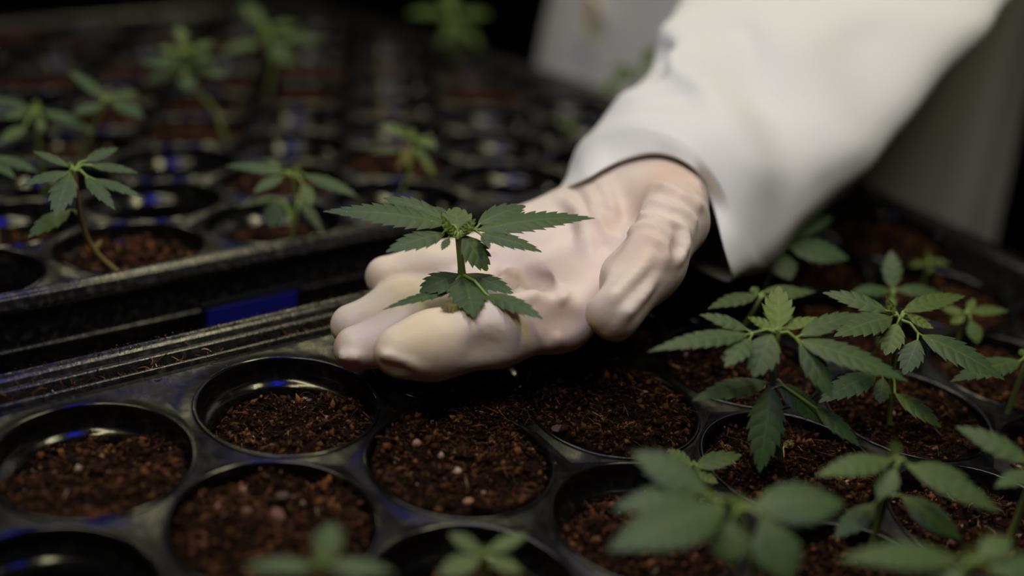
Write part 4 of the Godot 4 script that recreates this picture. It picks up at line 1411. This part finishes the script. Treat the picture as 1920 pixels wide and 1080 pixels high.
	leaf(o, Vector3(-0.0076, 0.0471, -0.0027), 0.05, [[mm(-0.5, 44.7, 2.5), mm(29.8, 36.3, 13.5), 12.6], [mm(-1.7, 43.8, 4.4), mm(-7.4, 34.6, 16.0), 9.0]], c)
	leaf(o, Vector3(-0.0049, 0.0239, -0.0018), 0.00, [[mm(-10.6, 24.0, -2.1), mm(-34.6, 18.4, 16.0), 10.4], [mm(-8.3, 23.3, -0.7), mm(-9.6, 16.3, 7.4), 6.8]], c)
	leaf(o, Vector3(-0.0049, 0.0239, -0.0018), 0.30, [[mm(-4.4, 20.4, 5.2), mm(13.5, 12.6, 12.6), 8.8]], c)
	o = seedling("slightly blurred seedling in front of the tallest one, thin bare stem showing", Vector3(0.1259, -0.0060, -0.3196), "seedlings in the front tray")
	c = (eye - o.position).normalized()
	stem(o, [Vector3(0.0000, 0.0000, 0.0000), Vector3(-0.0001, 0.0236, -0.0000), Vector3(-0.0000, 0.0388, -0.0000)], 0.00120, 0.1)
	leaf(o, Vector3(-0.0000, 0.0388, -0.0000), 0.25, [[mm(-2.1, 39.0, -0.4), mm(-27.4, 36.7, 10.9), 8.9]], c)
	leaf(o, Vector3(-0.0000, 0.0388, -0.0000), 0.80, [[mm(-0.5, 39.0, -0.3), mm(-2.3, 44.9, -2.9), 4.6]], c)
	leaf(o, Vector3(-0.0000, 0.0388, -0.0000), 0.20, [[mm(2.9, 38.3, 0.9), mm(32.0, 31.1, 9.0), 9.9], [mm(4.6, 38.6, 0.4), mm(22.6, 36.8, 0.7), 5.6]], c)
	leaf(o, Vector3(-0.0000, 0.0388, -0.0000), 0.40, [[mm(-0.9, 37.6, 2.4), mm(-6.6, 31.3, 10.0), 7.3]], c)
	leaf(o, Vector3(-0.0001, 0.0236, -0.0000), 0.05, [[mm(-3.2, 23.0, 1.0), mm(-17.2, 16.3, 13.1), 7.8]], c)
	leaf(o, Vector3(-0.0001, 0.0236, -0.0000), 0.00, [[mm(5.2, 24.8, -2.3), mm(23.7, 17.9, 7.2), 10.8]], c)
	o = seedling("large out of focus seedling nearest the lens, with a yellow green heart", Vector3(0.0896, -0.0060, -0.2736), "seedlings in the front tray")
	c = (eye - o.position).normalized()
	stem(o, [Vector3(0.0000, 0.0000, 0.0000), Vector3(-0.0187, 0.0429, -0.0048)], 0.00130, 0.1)
	leaf(o, Vector3(-0.0187, 0.0429, -0.0048), 0.05, [[mm(-27.3, 44.7, -7.9), mm(-49.9, 49.8, -15.6), 13.1], [mm(-30.3, 44.4, -7.6), mm(-54.8, 42.4, 2.5), 9.5], [mm(-22.4, 43.0, -5.0), mm(-55.7, 39.3, 16.6), 16.6]], c)
	leaf(o, Vector3(-0.0187, 0.0429, -0.0048), 0.05, [[mm(-14.9, 43.7, -6.2), mm(12.1, 43.9, -12.7), 14.9]], c)
	leaf(o, Vector3(-0.0187, 0.0429, -0.0048), 0.30, [[mm(-20.9, 41.1, -1.7), mm(-21.3, 32.8, 6.5), 12.5]], c)
	leaf(o, Vector3(-0.0187, 0.0429, -0.0048), 0.10, [[mm(-12.2, 42.3, -3.7), mm(-4.3, 31.4, 9.3), 14.3]], c)
	leaf(o, Vector3(-0.0187, 0.0429, -0.0048), 1.00, [[mm(-18.5, 42.6, -4.4), mm(-20.3, 46.9, -7.1), 5.1]], c)
	o = seedling("blurred seedling cut off by the lower right corner", Vector3(0.1316, -0.0060, -0.2644), "seedlings in the front tray")
	c = (eye - o.position).normalized()
	stem(o, [Vector3(0.0000, 0.0000, 0.0000), Vector3(-0.0000, 0.0450, 0.0000)], 0.00130, 0.1)
	leaf(o, Vector3(-0.0000, 0.0450, 0.0000), 0.20, [[mm(-3.6, 45.5, -0.9), mm(-37.5, 45.4, 6.3), 10.0]], c)
	leaf(o, Vector3(-0.0000, 0.0450, 0.0000), 0.30, [[mm(2.2, 46.0, -1.8), mm(12.0, 48.4, -9.1), 8.0]], c)
	leaf(o, Vector3(-0.0000, 0.0450, 0.0000), 0.10, [[mm(4.0, 44.7, 0.6), mm(25.3, 44.1, -2.4), 10.0]], c)
	leaf(o, Vector3(-0.0000, 0.0450, 0.0000), 1.00, [[mm(-0.3, 44.8, 0.3), mm(-1.9, 50.0, -2.0), 4.3]], c)
	leaf(o, Vector3(-0.0000, 0.0450, 0.0000), 0.20, [[mm(-3.4, 43.9, 1.9), mm(-14.2, 37.9, 11.9), 10.0]], c)
	o = seedling("small bright seedling half hidden behind the large blurred one", Vector3(0.0623, -0.0060, -0.3424), "seedlings in the front tray")
	c = (eye - o.position).normalized()
	stem(o, [Vector3(0.0000, 0.0000, 0.0000), Vector3(0.0059, 0.0129, 0.0012)], 0.00100, 0.1)
	leaf(o, Vector3(0.0059, 0.0129, 0.0012), 0.80, [[mm(5.3, 13.2, 0.5), mm(-3.0, 15.5, -3.3), 4.7]], c)
	leaf(o, Vector3(0.0059, 0.0129, 0.0012), 0.40, [[mm(6.2, 12.7, 1.5), mm(23.1, 14.6, -6.9), 7.5]], c)
	leaf(o, Vector3(0.0059, 0.0129, 0.0012), 0.80, [[mm(7.0, 12.4, 2.1), mm(14.5, 9.6, 4.5), 5.0]], c)
	leaf(o, Vector3(0.0059, 0.0129, 0.0012), 0.60, [[mm(4.5, 12.2, 2.4), mm(-0.7, 8.8, 8.5), 4.7]], c)
	o = seedling("seedling at the right picture edge with one leaf reaching in", Vector3(0.1697, -0.0060, -0.3232), "seedlings in the front tray")
	c = (eye - o.position).normalized()
	stem(o, [Vector3(0.0000, 0.0000, 0.0000), Vector3(0.0000, 0.0420, 0.0000)], 0.00120, 0.1)
	leaf(o, Vector3(0.0000, 0.0420, 0.0000), 0.10, [[mm(-2.1, 42.2, -0.4), mm(-24.2, 45.6, -10.7), 9.0]], c)
	leaf(o, Vector3(0.0000, 0.0420, 0.0000), 0.10, [[mm(-1.5, 40.9, 2.2), mm(-15.7, 38.6, 10.6), 6.3]], c)
	leaf(o, Vector3(0.0000, 0.0420, 0.0000), 0.30, [[mm(1.2, 43.1, -2.2), mm(18.7, 44.6, -9.9), 6.7]], c)
	o = seedling("three leaved seedling behind the broad one, one leaf standing upright", Vector3(0.1584, -0.0060, -0.4625), "seedlings in the front tray")
	c = (eye - o.position).normalized()
	stem(o, [Vector3(0.0000, 0.0000, 0.0000), Vector3(0.0003, 0.0288, 0.0001)], 0.00100, 0.1)
	leaf(o, Vector3(0.0003, 0.0288, 0.0001), 0.10, [[mm(0.6, 30.3, -3.2), mm(0.2, 41.8, -17.9), 8.5]], c)
	leaf(o, Vector3(0.0003, 0.0288, 0.0001), 0.10, [[mm(-0.3, 30.0, -2.5), mm(-18.2, 29.6, 3.6), 7.2]], c)
	leaf(o, Vector3(0.0003, 0.0288, 0.0001), 0.10, [[mm(2.0, 30.3, -3.4), mm(22.9, 29.5, -7.0), 7.2]], c)
	leaf(o, Vector3(0.0003, 0.0288, 0.0001), 0.80, [[mm(0.4, 29.4, -1.3), mm(-1.1, 24.7, 7.2), 4.0]], c)
	o = seedling("yellow green seedling near the right edge behind the broad one", Vector3(0.1881, -0.0060, -0.4554), "seedlings in the front tray")
	c = (eye - o.position).normalized()
	stem(o, [Vector3(0.0000, 0.0000, 0.0000), Vector3(-0.0000, 0.0280, 0.0000)], 0.00100, 0.1)
	leaf(o, Vector3(-0.0000, 0.0280, 0.0000), 0.50, [[mm(1.5, 28.6, -1.3), mm(19.7, 28.8, -6.9), 6.0]], c)
	leaf(o, Vector3(-0.0000, 0.0280, 0.0000), 0.70, [[mm(-1.2, 28.4, -0.9), mm(-10.7, 29.1, -0.2), 5.7]], c)
	leaf(o, Vector3(-0.0000, 0.0280, 0.0000), 0.80, [[mm(-1.0, 27.7, 0.7), mm(-7.8, 26.2, 6.8), 4.4]], c)
	leaf(o, Vector3(-0.0000, 0.0280, 0.0000), 0.50, [[mm(1.4, 26.9, 2.4), mm(4.3, 20.0, 9.6), 6.6]], c)
	leaf(o, Vector3(-0.0000, 0.0280, 0.0000), 0.80, [[mm(1.2, 29.0, -2.3), mm(5.0, 31.2, -9.8), 4.0]], c)
	o = seedling("seedling cut by the right edge, long leaf pointing left", Vector3(0.2005, -0.0060, -0.4175), "seedlings in the front tray")
	c = (eye - o.position).normalized()
	stem(o, [Vector3(0.0000, 0.0000, 0.0000), Vector3(0.0000, 0.0300, -0.0000)], 0.00110, 0.1)
	leaf(o, Vector3(0.0000, 0.0300, -0.0000), 0.10, [[mm(-2.4, 29.7, 0.6), mm(-34.2, 26.4, 19.3), 9.9]], c)
	leaf(o, Vector3(0.0000, 0.0300, -0.0000), 0.10, [[mm(0.4, 31.1, -2.4), mm(12.6, 28.8, 0.8), 8.2]], c)
	leaf(o, Vector3(0.0000, 0.0300, -0.0000), 0.70, [[mm(0.3, 30.8, -1.7), mm(-1.9, 32.0, -4.4), 4.1]], c)
	o = seedling("tiny seedling farthest back in the front tray at right", Vector3(0.1948, -0.0060, -0.5314), "seedlings in the front tray")
	c = (eye - o.position).normalized()
	stem(o, [Vector3(0.0000, 0.0000, 0.0000), Vector3(0.0000, 0.0160, 0.0000)], 0.00090, 0.1)
	leaf(o, Vector3(0.0000, 0.0160, 0.0000), 0.60, [[mm(-0.9, 16.3, -0.8), mm(-10.4, 15.4, 4.9), 4.1]], c)
	leaf(o, Vector3(0.0000, 0.0160, 0.0000), 0.60, [[mm(1.0, 16.7, -1.8), mm(10.9, 16.0, -2.6), 4.1]], c)
	leaf(o, Vector3(0.0000, 0.0160, 0.0000), 0.70, [[mm(0.3, 16.9, -2.3), mm(-1.4, 21.0, -3.8), 3.5]], c)
	leaf(o, Vector3(0.0000, 0.0160, 0.0000), 0.60, [[mm(-0.0, 15.9, 0.3), mm(0.7, 13.0, 3.6), 3.5]], c)
	o = seedling("seedling hidden behind the tallest one, two leaf tips showing above it", Vector3(0.0881, -0.0060, -0.4341), "seedlings in the front tray")
	c = (eye - o.position).normalized()
	stem(o, [Vector3(0.0000, 0.0000, 0.0000), Vector3(0.0096, 0.0338, 0.0022)], 0.00110, 0.1)
	leaf(o, Vector3(0.0096, 0.0338, 0.0022), 0.20, [[mm(8.6, 34.8, 0.1), mm(-12.1, 32.2, 13.4), 7.2]], c)
	leaf(o, Vector3(0.0096, 0.0338, 0.0022), 0.20, [[mm(12.4, 34.5, 0.7), mm(33.3, 35.5, -8.4), 5.9]], c)
	leaf(o, Vector3(0.0096, 0.0338, 0.0022), 0.60, [[mm(8.6, 34.9, -0.2), mm(6.6, 36.2, -3.6), 4.2]], c)
	leaf(o, Vector3(0.0096, 0.0338, 0.0022), 0.20, [[mm(10.8, 35.5, -1.5), mm(26.6, 36.2, -8.4), 4.6]], c)
	o = seedling("dark seedling in the shade under the sleeve", Vector3(0.1084, -0.0060, -0.4846), "seedlings in the front tray")
	c = (eye - o.position).normalized()
	stem(o, [Vector3(0.0000, 0.0000, 0.0000), Vector3(0.0043, 0.0373, 0.0010)], 0.00120, 0.1)
	leaf(o, Vector3(0.0043, 0.0373, 0.0010), 0.00, [[mm(5.9, 37.1, 1.6), mm(34.4, 34.2, 2.0), 15.2]], c)
	leaf(o, Vector3(0.0043, 0.0373, 0.0010), 0.00, [[mm(3.8, 39.1, -3.4), mm(30.2, 42.4, -23.1), 12.0]], c)
	leaf(o, Vector3(0.0043, 0.0373, 0.0010), 0.00, [[mm(1.8, 35.3, 5.8), mm(8.0, 27.6, 17.4), 12.0]], c)
	leaf(o, Vector3(0.0043, 0.0373, 0.0010), 0.00, [[mm(0.8, 37.1, 1.6), mm(-16.3, 34.5, 14.9), 11.5]], c)
	o = seedling("blurred seedling at the bottom edge with one leaf pointing up at a full well", Vector3(-0.0262, -0.0060, -0.2389), "seedlings in the front tray")
	c = (eye - o.position).normalized()
	stem(o, [Vector3(0.0000, 0.0000, 0.0000), Vector3(-0.0123, 0.0389, 0.0020)], 0.00120, 0.1)
	leaf(o, Vector3(-0.0123, 0.0389, 0.0020), 0.30, [[mm(-11.7, 39.4, 1.2), mm(-11.0, 45.5, -7.5), 7.7]], c)
	leaf(o, Vector3(-0.0123, 0.0389, 0.0020), 0.30, [[mm(-13.2, 38.8, 2.2), mm(-30.7, 38.7, 5.8), 4.5]], c)
	leaf(o, Vector3(-0.0123, 0.0389, 0.0020), 0.30, [[mm(-10.8, 39.2, 1.6), mm(6.2, 38.4, -0.1), 5.1]], c)
	leaf(o, Vector3(-0.0123, 0.0389, 0.0020), 1.00, [[mm(-12.3, 38.9, 2.0), mm(-14.0, 41.2, 0.7), 3.2]], c)
	o = seedling("small seedling in the well at the bottom middle", Vector3(0.0074, -0.0060, -0.2633), "seedlings in the front tray")
	c = (eye - o.position).normalized()
	stem(o, [Vector3(0.0000, 0.0000, 0.0000), Vector3(-0.0055, 0.0273, -0.0000)], 0.00110, 0.1)
	leaf(o, Vector3(-0.0055, 0.0273, -0.0000), 0.50, [[mm(-6.4, 27.6, -0.5), mm(-15.9, 30.1, -4.2), 5.0]], c)
	leaf(o, Vector3(-0.0055, 0.0273, -0.0000), 0.50, [[mm(-4.7, 27.9, -0.9), mm(5.9, 30.2, -8.3), 4.7]], c)
	leaf(o, Vector3(-0.0055, 0.0273, -0.0000), 0.50, [[mm(-6.5, 26.8, 0.9), mm(-17.3, 25.0, 7.6), 7.0]], c)
	leaf(o, Vector3(-0.0055, 0.0273, -0.0000), 0.50, [[mm(-4.2, 27.0, 0.6), mm(5.5, 25.3, 2.4), 5.0]], c)
	leaf(o, Vector3(-0.0055, 0.0273, -0.0000), 1.00, [[mm(-5.5, 27.5, -0.3), mm(-6.2, 29.8, -1.9), 2.6]], c)
	o = seedling("back tray seedling with a bent brown stem at the empty front well", Vector3(-0.1598, -0.0007, -0.4368), "seedlings in the back tray")
	c = (eye - o.position).normalized()
	stem(o, [Vector3(0.0000, 0.0000, 0.0000), Vector3(-0.0087, 0.0110, 0.0034), Vector3(-0.0130, 0.0249, 0.0052), Vector3(-0.0144, 0.0454, 0.0058)], 0.00120, 1.0)
	leaf(o, Vector3(-0.0144, 0.0454, 0.0058), 0.10, [[mm(-16.3, 45.2, 6.1), mm(-29.8, 42.6, 20.0), 5.8]], c)
	leaf(o, Vector3(-0.0144, 0.0454, 0.0058), 0.20, [[mm(-17.3, 46.3, 3.6), mm(-33.0, 48.9, -0.3), 4.1]], c)
	leaf(o, Vector3(-0.0144, 0.0454, 0.0058), 0.10, [[mm(-12.3, 47.9, -0.1), mm(-3.3, 50.1, -12.0), 5.8]], c)
	leaf(o, Vector3(-0.0144, 0.0454, 0.0058), 0.10, [[mm(-9.6, 47.1, 1.7), mm(8.8, 45.7, 0.1), 5.0]], c)
	leaf(o, Vector3(-0.0144, 0.0454, 0.0058), 0.10, [[mm(-15.7, 45.0, 6.6), mm(-14.5, 34.7, 25.9), 9.9]], c)
	leaf(o, Vector3(-0.0144, 0.0454, 0.0058), 0.10, [[mm(-9.5, 44.6, 7.7), mm(6.4, 38.1, 20.2), 5.8], [mm(-6.3, 44.4, 8.0), mm(15.1, 40.8, 13.0), 5.0]], c)
	leaf(o, Vector3(-0.0130, 0.0249, 0.0052), 0.40, [[mm(-18.7, 26.6, 1.4), mm(-27.5, 22.1, 21.8), 8.0]], c)
	leaf(o, Vector3(-0.0144, 0.0454, 0.0058), 1.00, [[mm(-14.5, 45.6, 5.3), mm(-17.2, 48.9, 4.5), 2.9]], c)
	leaf(o, Vector3(-0.0087, 0.0110, 0.0034), -1.00, [[mm(-9.4, 11.4, 2.5), mm(-8.1, 13.2, -3.6), 2.6]], c)
	o = seedling("back tray seedling nearest the left leaf tip of the held one", Vector3(-0.1011, -0.0090, -0.4912), "seedlings in the back tray")
	c = (eye - o.position).normalized()
	stem(o, [Vector3(0.0000, 0.0000, 0.0000), Vector3(0.0010, 0.0154, -0.0002), Vector3(-0.0000, 0.0380, -0.0000)], 0.00110, 0.1)
	leaf(o, Vector3(-0.0000, 0.0380, -0.0000), 0.10, [[mm(-4.3, 39.0, -2.4), mm(-29.6, 40.0, 3.0), 7.0]], c)
	leaf(o, Vector3(-0.0000, 0.0380, -0.0000), 0.10, [[mm(-4.9, 37.9, 0.2), mm(-13.9, 34.5, 14.9), 6.1]], c)
	leaf(o, Vector3(-0.0000, 0.0380, -0.0000), 0.30, [[mm(-7.3, 38.8, -1.9), mm(-12.7, 41.4, -9.6), 4.7]], c)
	leaf(o, Vector3(-0.0000, 0.0380, -0.0000), 1.00, [[mm(1.1, 37.7, 0.7), mm(0.9, 43.8, -2.3), 4.2]], c)
	leaf(o, Vector3(-0.0000, 0.0380, -0.0000), 0.10, [[mm(4.0, 38.8, -2.0), mm(29.8, 34.3, 4.8), 7.5]], c)
	leaf(o, Vector3(-0.0000, 0.0380, -0.0000), 0.30, [[mm(4.7, 36.8, 2.9), mm(10.6, 30.9, 12.3), 6.5]], c)
	leaf(o, Vector3(0.0010, 0.0154, -0.0002), 0.00, [[mm(-7.5, 21.1, -13.6), mm(-9.0, 13.4, 2.0), 11.0]], c)
	leaf(o, Vector3(0.0010, 0.0154, -0.0002), 0.20, [[mm(0.1, 21.4, -14.2), mm(15.3, 13.2, 3.7), 5.2]], c)
	leaf(o, Vector3(0.0010, 0.0154, -0.0002), 0.20, [[mm(-9.9, 21.0, -13.2), mm(-26.2, 19.1, -1.0), 3.3]], c)
	o = seedling("back tray seedling at the left edge with a long leaf to the right", Vector3(-0.2394, -0.0246, -0.5524), "seedlings in the back tray")
	c = (eye - o.position).normalized()
	stem(o, [Vector3(0.0000, 0.0000, 0.0000), Vector3(-0.0013, 0.0443, 0.0006)], 0.00110, 0.1)
	leaf(o, Vector3(-0.0013, 0.0443, 0.0006), 0.20, [[mm(-4.9, 44.8, -0.6), mm(-23.3, 47.2, -3.0), 5.7]], c)
	leaf(o, Vector3(-0.0013, 0.0443, 0.0006), 0.30, [[mm(-4.6, 43.7, 1.9), mm(-13.8, 42.7, 9.8), 5.7]], c)
	leaf(o, Vector3(-0.0013, 0.0443, 0.0006), 0.10, [[mm(1.6, 44.8, -0.7), mm(29.5, 40.1, 6.4), 7.3]], c)
	leaf(o, Vector3(-0.0013, 0.0443, 0.0006), 0.50, [[mm(2.0, 43.1, 3.7), mm(5.0, 38.0, 9.8), 4.7]], c)
	leaf(o, Vector3(-0.0013, 0.0443, 0.0006), 0.30, [[mm(-2.4, 40.4, 10.3), mm(-7.6, 36.4, 26.9), 6.7]], c)
	leaf(o, Vector3(-0.0013, 0.0443, 0.0006), 1.00, [[mm(-1.5, 44.6, -0.1), mm(-1.5, 49.7, -2.8), 4.1]], c)
	o = seedling("back tray seedling with its upper leaf pointing up and left", Vector3(-0.2297, -0.0238, -0.5517), "seedlings in the back tray")
	c = (eye - o.position).normalized()
	stem(o, [Vector3(0.0000, 0.0000, 0.0000), Vector3(0.0210, 0.0508, -0.0078)], 0.00110, 0.1)
	leaf(o, Vector3(0.0210, 0.0508, -0.0078), 0.10, [[mm(19.3, 51.6, -9.8), mm(-4.2, 57.5, -25.6), 6.8]], c)
	leaf(o, Vector3(0.0210, 0.0508, -0.0078), 0.10, [[mm(23.5, 51.3, -9.1), mm(42.0, 47.3, -0.7), 8.9]], c)
	leaf(o, Vector3(0.0210, 0.0508, -0.0078), 0.10, [[mm(19.6, 49.8, -5.3), mm(10.3, 47.5, 7.8), 6.8]], c)
	leaf(o, Vector3(0.0210, 0.0508, -0.0078), 0.30, [[mm(22.2, 52.1, -11.2), mm(33.6, 53.0, -20.0), 5.2]], c)
	leaf(o, Vector3(0.0210, 0.0508, -0.0078), 0.80, [[mm(21.0, 50.8, -7.8), mm(20.0, 52.9, -16.2), 3.7]], c)
	o = seedling("tallest back tray seedling with a long leaning green stem", Vector3(-0.1725, -0.0197, -0.6462), "seedlings in the back tray")
	c = (eye - o.position).normalized()
	stem(o, [Vector3(0.0000, 0.0000, 0.0000), Vector3(-0.0069, 0.0185, 0.0019), Vector3(-0.0166, 0.0307, 0.0049), Vector3(-0.0214, 0.0412, 0.0065), Vector3(-0.0211, 0.0509, 0.0064)], 0.00120, 0.1)
	leaf(o, Vector3(-0.0211, 0.0509, 0.0064), 0.40, [[mm(-23.5, 50.9, 6.4), mm(-36.8, 51.8, 8.6), 5.8]], c)
	leaf(o, Vector3(-0.0211, 0.0509, 0.0064), 0.40, [[mm(-18.9, 51.7, 4.0), mm(-9.1, 53.5, -9.4), 5.8]], c)
	leaf(o, Vector3(-0.0211, 0.0509, 0.0064), 0.60, [[mm(-23.0, 52.4, 1.9), mm(-30.4, 60.9, -9.6), 7.0]], c)
	leaf(o, Vector3(-0.0211, 0.0509, 0.0064), 0.20, [[mm(-23.1, 48.7, 12.5), mm(-33.9, 47.4, 23.2), 7.0]], c)
	leaf(o, Vector3(-0.0211, 0.0509, 0.0064), 0.30, [[mm(-15.9, 49.6, 10.0), mm(-5.0, 49.1, 7.3), 6.4]], c)
	leaf(o, Vector3(-0.0214, 0.0412, 0.0065), 0.10, [[mm(-26.2, 40.9, 7.5), mm(-46.1, 42.8, 7.9), 7.0]], c)
	leaf(o, Vector3(-0.0214, 0.0412, 0.0065), 0.10, [[mm(-26.2, 39.2, 12.1), mm(-37.1, 37.7, 23.0), 7.0]], c)
	leaf(o, Vector3(-0.0214, 0.0412, 0.0065), 0.10, [[mm(-20.4, 39.6, 10.9), mm(-14.8, 34.7, 20.0), 10.0]], c)
	leaf(o, Vector3(-0.0214, 0.0412, 0.0065), 0.10, [[mm(-15.8, 41.9, 4.4), mm(2.0, 39.6, 6.8), 8.2]], c)
	leaf(o, Vector3(-0.0211, 0.0509, 0.0064), 1.00, [[mm(-21.1, 50.9, 6.4), mm(-20.7, 55.6, 3.8), 5.2]], c)
	o = seedling("back tray seedling at the top left beside the dark empty wells", Vector3(-0.1776, -0.0380, -0.7608), "seedlings in the back tray")
	c = (eye - o.position).normalized()
	stem(o, [Vector3(0.0000, 0.0000, 0.0000), Vector3(0.0044, 0.0316, -0.0010), Vector3(0.0000, 0.0500, 0.0000)], 0.00110, 0.1)
	leaf(o, Vector3(0.0000, 0.0500, 0.0000), 0.20, [[mm(-4.6, 52.4, -7.4), mm(-25.7, 58.5, -35.8), 11.7]], c)
	leaf(o, Vector3(0.0000, 0.0500, 0.0000), 0.30, [[mm(5.7, 49.3, 2.3), mm(36.9, 47.4, -4.3), 9.6]], c)
	leaf(o, Vector3(0.0000, 0.0500, 0.0000), 0.20, [[mm(5.5, 47.3, 8.2), mm(21.2, 37.5, 24.8), 13.0]], c)
	leaf(o, Vector3(0.0000, 0.0500, 0.0000), 0.20, [[mm(-2.7, 46.7, 9.9), mm(-20.6, 42.9, 35.6), 8.9]], c)
	leaf(o, Vector3(0.0000, 0.0500, 0.0000), 0.30, [[mm(1.2, 52.0, -6.3), mm(16.2, 53.2, -20.2), 8.2]], c)
	leaf(o, Vector3(0.0000, 0.0500, 0.0000), 0.90, [[mm(-0.0, 50.0, -0.0), mm(-4.0, 56.8, -1.4), 7.5]], c)
	leaf(o, Vector3(0.0044, 0.0316, -0.0010), 0.60, [[mm(-0.6, 35.1, -11.5), mm(7.2, 27.1, -1.7), 5.5]], c)
	o = seedling("yellow green back tray seedling at the top edge left of the coat", Vector3(-0.0720, -0.0439, -0.9198), "seedlings in the back tray")
	c = (eye - o.position).normalized()
	stem(o, [Vector3(0.0000, 0.0000, 0.0000), Vector3(0.0078, 0.0161, -0.0005), Vector3(0.0000, 0.0420, 0.0000)], 0.00110, 0.1)
	leaf(o, Vector3(0.0000, 0.0420, 0.0000), 0.50, [[mm(-3.8, 42.2, -0.6), mm(-33.6, 42.0, 16.1), 10.6]], c)
	leaf(o, Vector3(0.0000, 0.0420, 0.0000), 0.50, [[mm(3.6, 42.3, -0.9), mm(28.2, 42.1, -12.9), 10.6]], c)
	leaf(o, Vector3(0.0000, 0.0420, 0.0000), 0.80, [[mm(-1.0, 43.3, -4.4), mm(-7.8, 57.6, -16.9), 12.2]], c)
	leaf(o, Vector3(0.0000, 0.0420, 0.0000), 0.40, [[mm(1.2, 40.3, 5.8), mm(1.3, 35.4, 18.6), 14.7]], c)
	leaf(o, Vector3(0.0078, 0.0161, -0.0005), 0.60, [[mm(3.9, 25.3, -31.2), mm(24.7, 14.2, -11.0), 10.7]], c)
	leaf(o, Vector3(0.0078, 0.0161, -0.0005), 0.70, [[mm(-2.7, 24.9, -29.6), mm(-8.1, 15.4, -1.4), 9.1]], c)
	o = seedling("stunted back tray seedling left of the dark empty well", Vector3(-0.0647, -0.0119, -0.5556), "seedlings in the back tray")
	c = (eye - o.position).normalized()
	stem(o, [Vector3(0.0000, 0.0000, 0.0000), Vector3(0.0077, 0.0253, -0.0008), Vector3(0.0070, 0.0409, -0.0007)], 0.00100, 0.1)
	leaf(o, Vector3(0.0070, 0.0409, -0.0007), 0.40, [[mm(5.1, 41.6, -2.6), mm(-9.2, 44.4, -7.9), 6.2]], c)
	leaf(o, Vector3(0.0070, 0.0409, -0.0007), 0.60, [[mm(8.3, 41.5, -2.5), mm(20.1, 39.5, 2.6), 7.3]], c)
	leaf(o, Vector3(0.0077, 0.0253, -0.0008), -0.60, [[mm(4.8, 30.9, -15.1), mm(1.2, 25.2, 3.5), 4.2]], c)
	leaf(o, Vector3(0.0077, 0.0253, -0.0008), 0.60, [[mm(8.0, 31.1, -15.7), mm(20.3, 23.9, 1.8), 4.7]], c)
	leaf(o, Vector3(0.0077, 0.0253, -0.0008), 0.50, [[mm(1.9, 30.1, -13.1), mm(-13.8, 29.4, -4.5), 3.7]], c)
	leaf(o, Vector3(0.0070, 0.0409, -0.0007), 0.90, [[mm(6.8, 40.8, -0.7), mm(6.1, 45.4, -4.7), 5.2]], c)
	o = seedling("back tray seedling showing beside the upper edge of the sleeve", Vector3(0.0627, -0.0195, -0.7537), "seedlings in the back tray")
	c = (eye - o.position).normalized()
	stem(o, [Vector3(0.0000, 0.0000, 0.0000), Vector3(0.0000, 0.0400, 0.0000)], 0.00110, 0.1)
	leaf(o, Vector3(0.0000, 0.0400, 0.0000), 0.40, [[mm(-2.0, 40.0, -0.1), mm(-26.8, 33.0, 39.4), 9.5]], c)
	leaf(o, Vector3(0.0000, 0.0400, 0.0000), 0.40, [[mm(1.3, 41.7, -5.5), mm(15.9, 48.1, -42.6), 10.1]], c)
	leaf(o, Vector3(0.0000, 0.0400, 0.0000), 0.40, [[mm(2.0, 40.3, -1.0), mm(21.6, 39.4, -5.8), 8.8]], c)
	leaf(o, Vector3(0.0000, 0.0400, 0.0000), 0.40, [[mm(-3.5, 40.7, -2.1), mm(-20.7, 41.0, 4.4), 7.4]], c)
	o = seedling("tiny sprout in the back tray close to the sleeve", Vector3(0.0206, -0.0184, -0.7045), "seedlings in the back tray")
	c = (eye - o.position).normalized()
	stem(o, [Vector3(0.0000, 0.0000, 0.0000), Vector3(0.0000, 0.0140, 0.0000)], 0.00090, 0.1)
	leaf(o, Vector3(0.0000, 0.0140, 0.0000), 0.50, [[mm(-0.7, 14.3, -0.8), mm(-8.1, 15.5, -2.5), 3.9]], c)
	leaf(o, Vector3(0.0000, 0.0140, 0.0000), 0.50, [[mm(0.6, 14.0, -0.1), mm(6.9, 12.0, 5.3), 3.9]], c)
	leaf(o, Vector3(0.0000, 0.0140, 0.0000), 0.50, [[mm(-0.1, 14.3, -1.0), mm(2.2, 16.1, -8.8), 3.2]], c)
	o = seedling("back tray seedling at the left edge, only its leaf tips in the picture", Vector3(-0.2245, -0.0161, -0.4673), "seedlings in the back tray")
	c = (eye - o.position).normalized()
	stem(o, [Vector3(0.0000, 0.0000, 0.0000), Vector3(-0.0000, 0.0450, -0.0000)], 0.00110, 0.1)
	leaf(o, Vector3(-0.0000, 0.0450, -0.0000), 0.10, [[mm(0.0, 45.9, -2.1), mm(20.9, 42.8, 1.7), 6.3]], c)
	leaf(o, Vector3(-0.0000, 0.0450, -0.0000), 0.10, [[mm(2.0, 44.4, 1.4), mm(14.0, 41.4, 7.9), 4.5]], c)
	leaf(o, Vector3(-0.0000, 0.0450, -0.0000), 0.10, [[mm(-1.6, 46.2, -2.7), mm(-10.7, 47.2, -3.1), 5.4]], c)
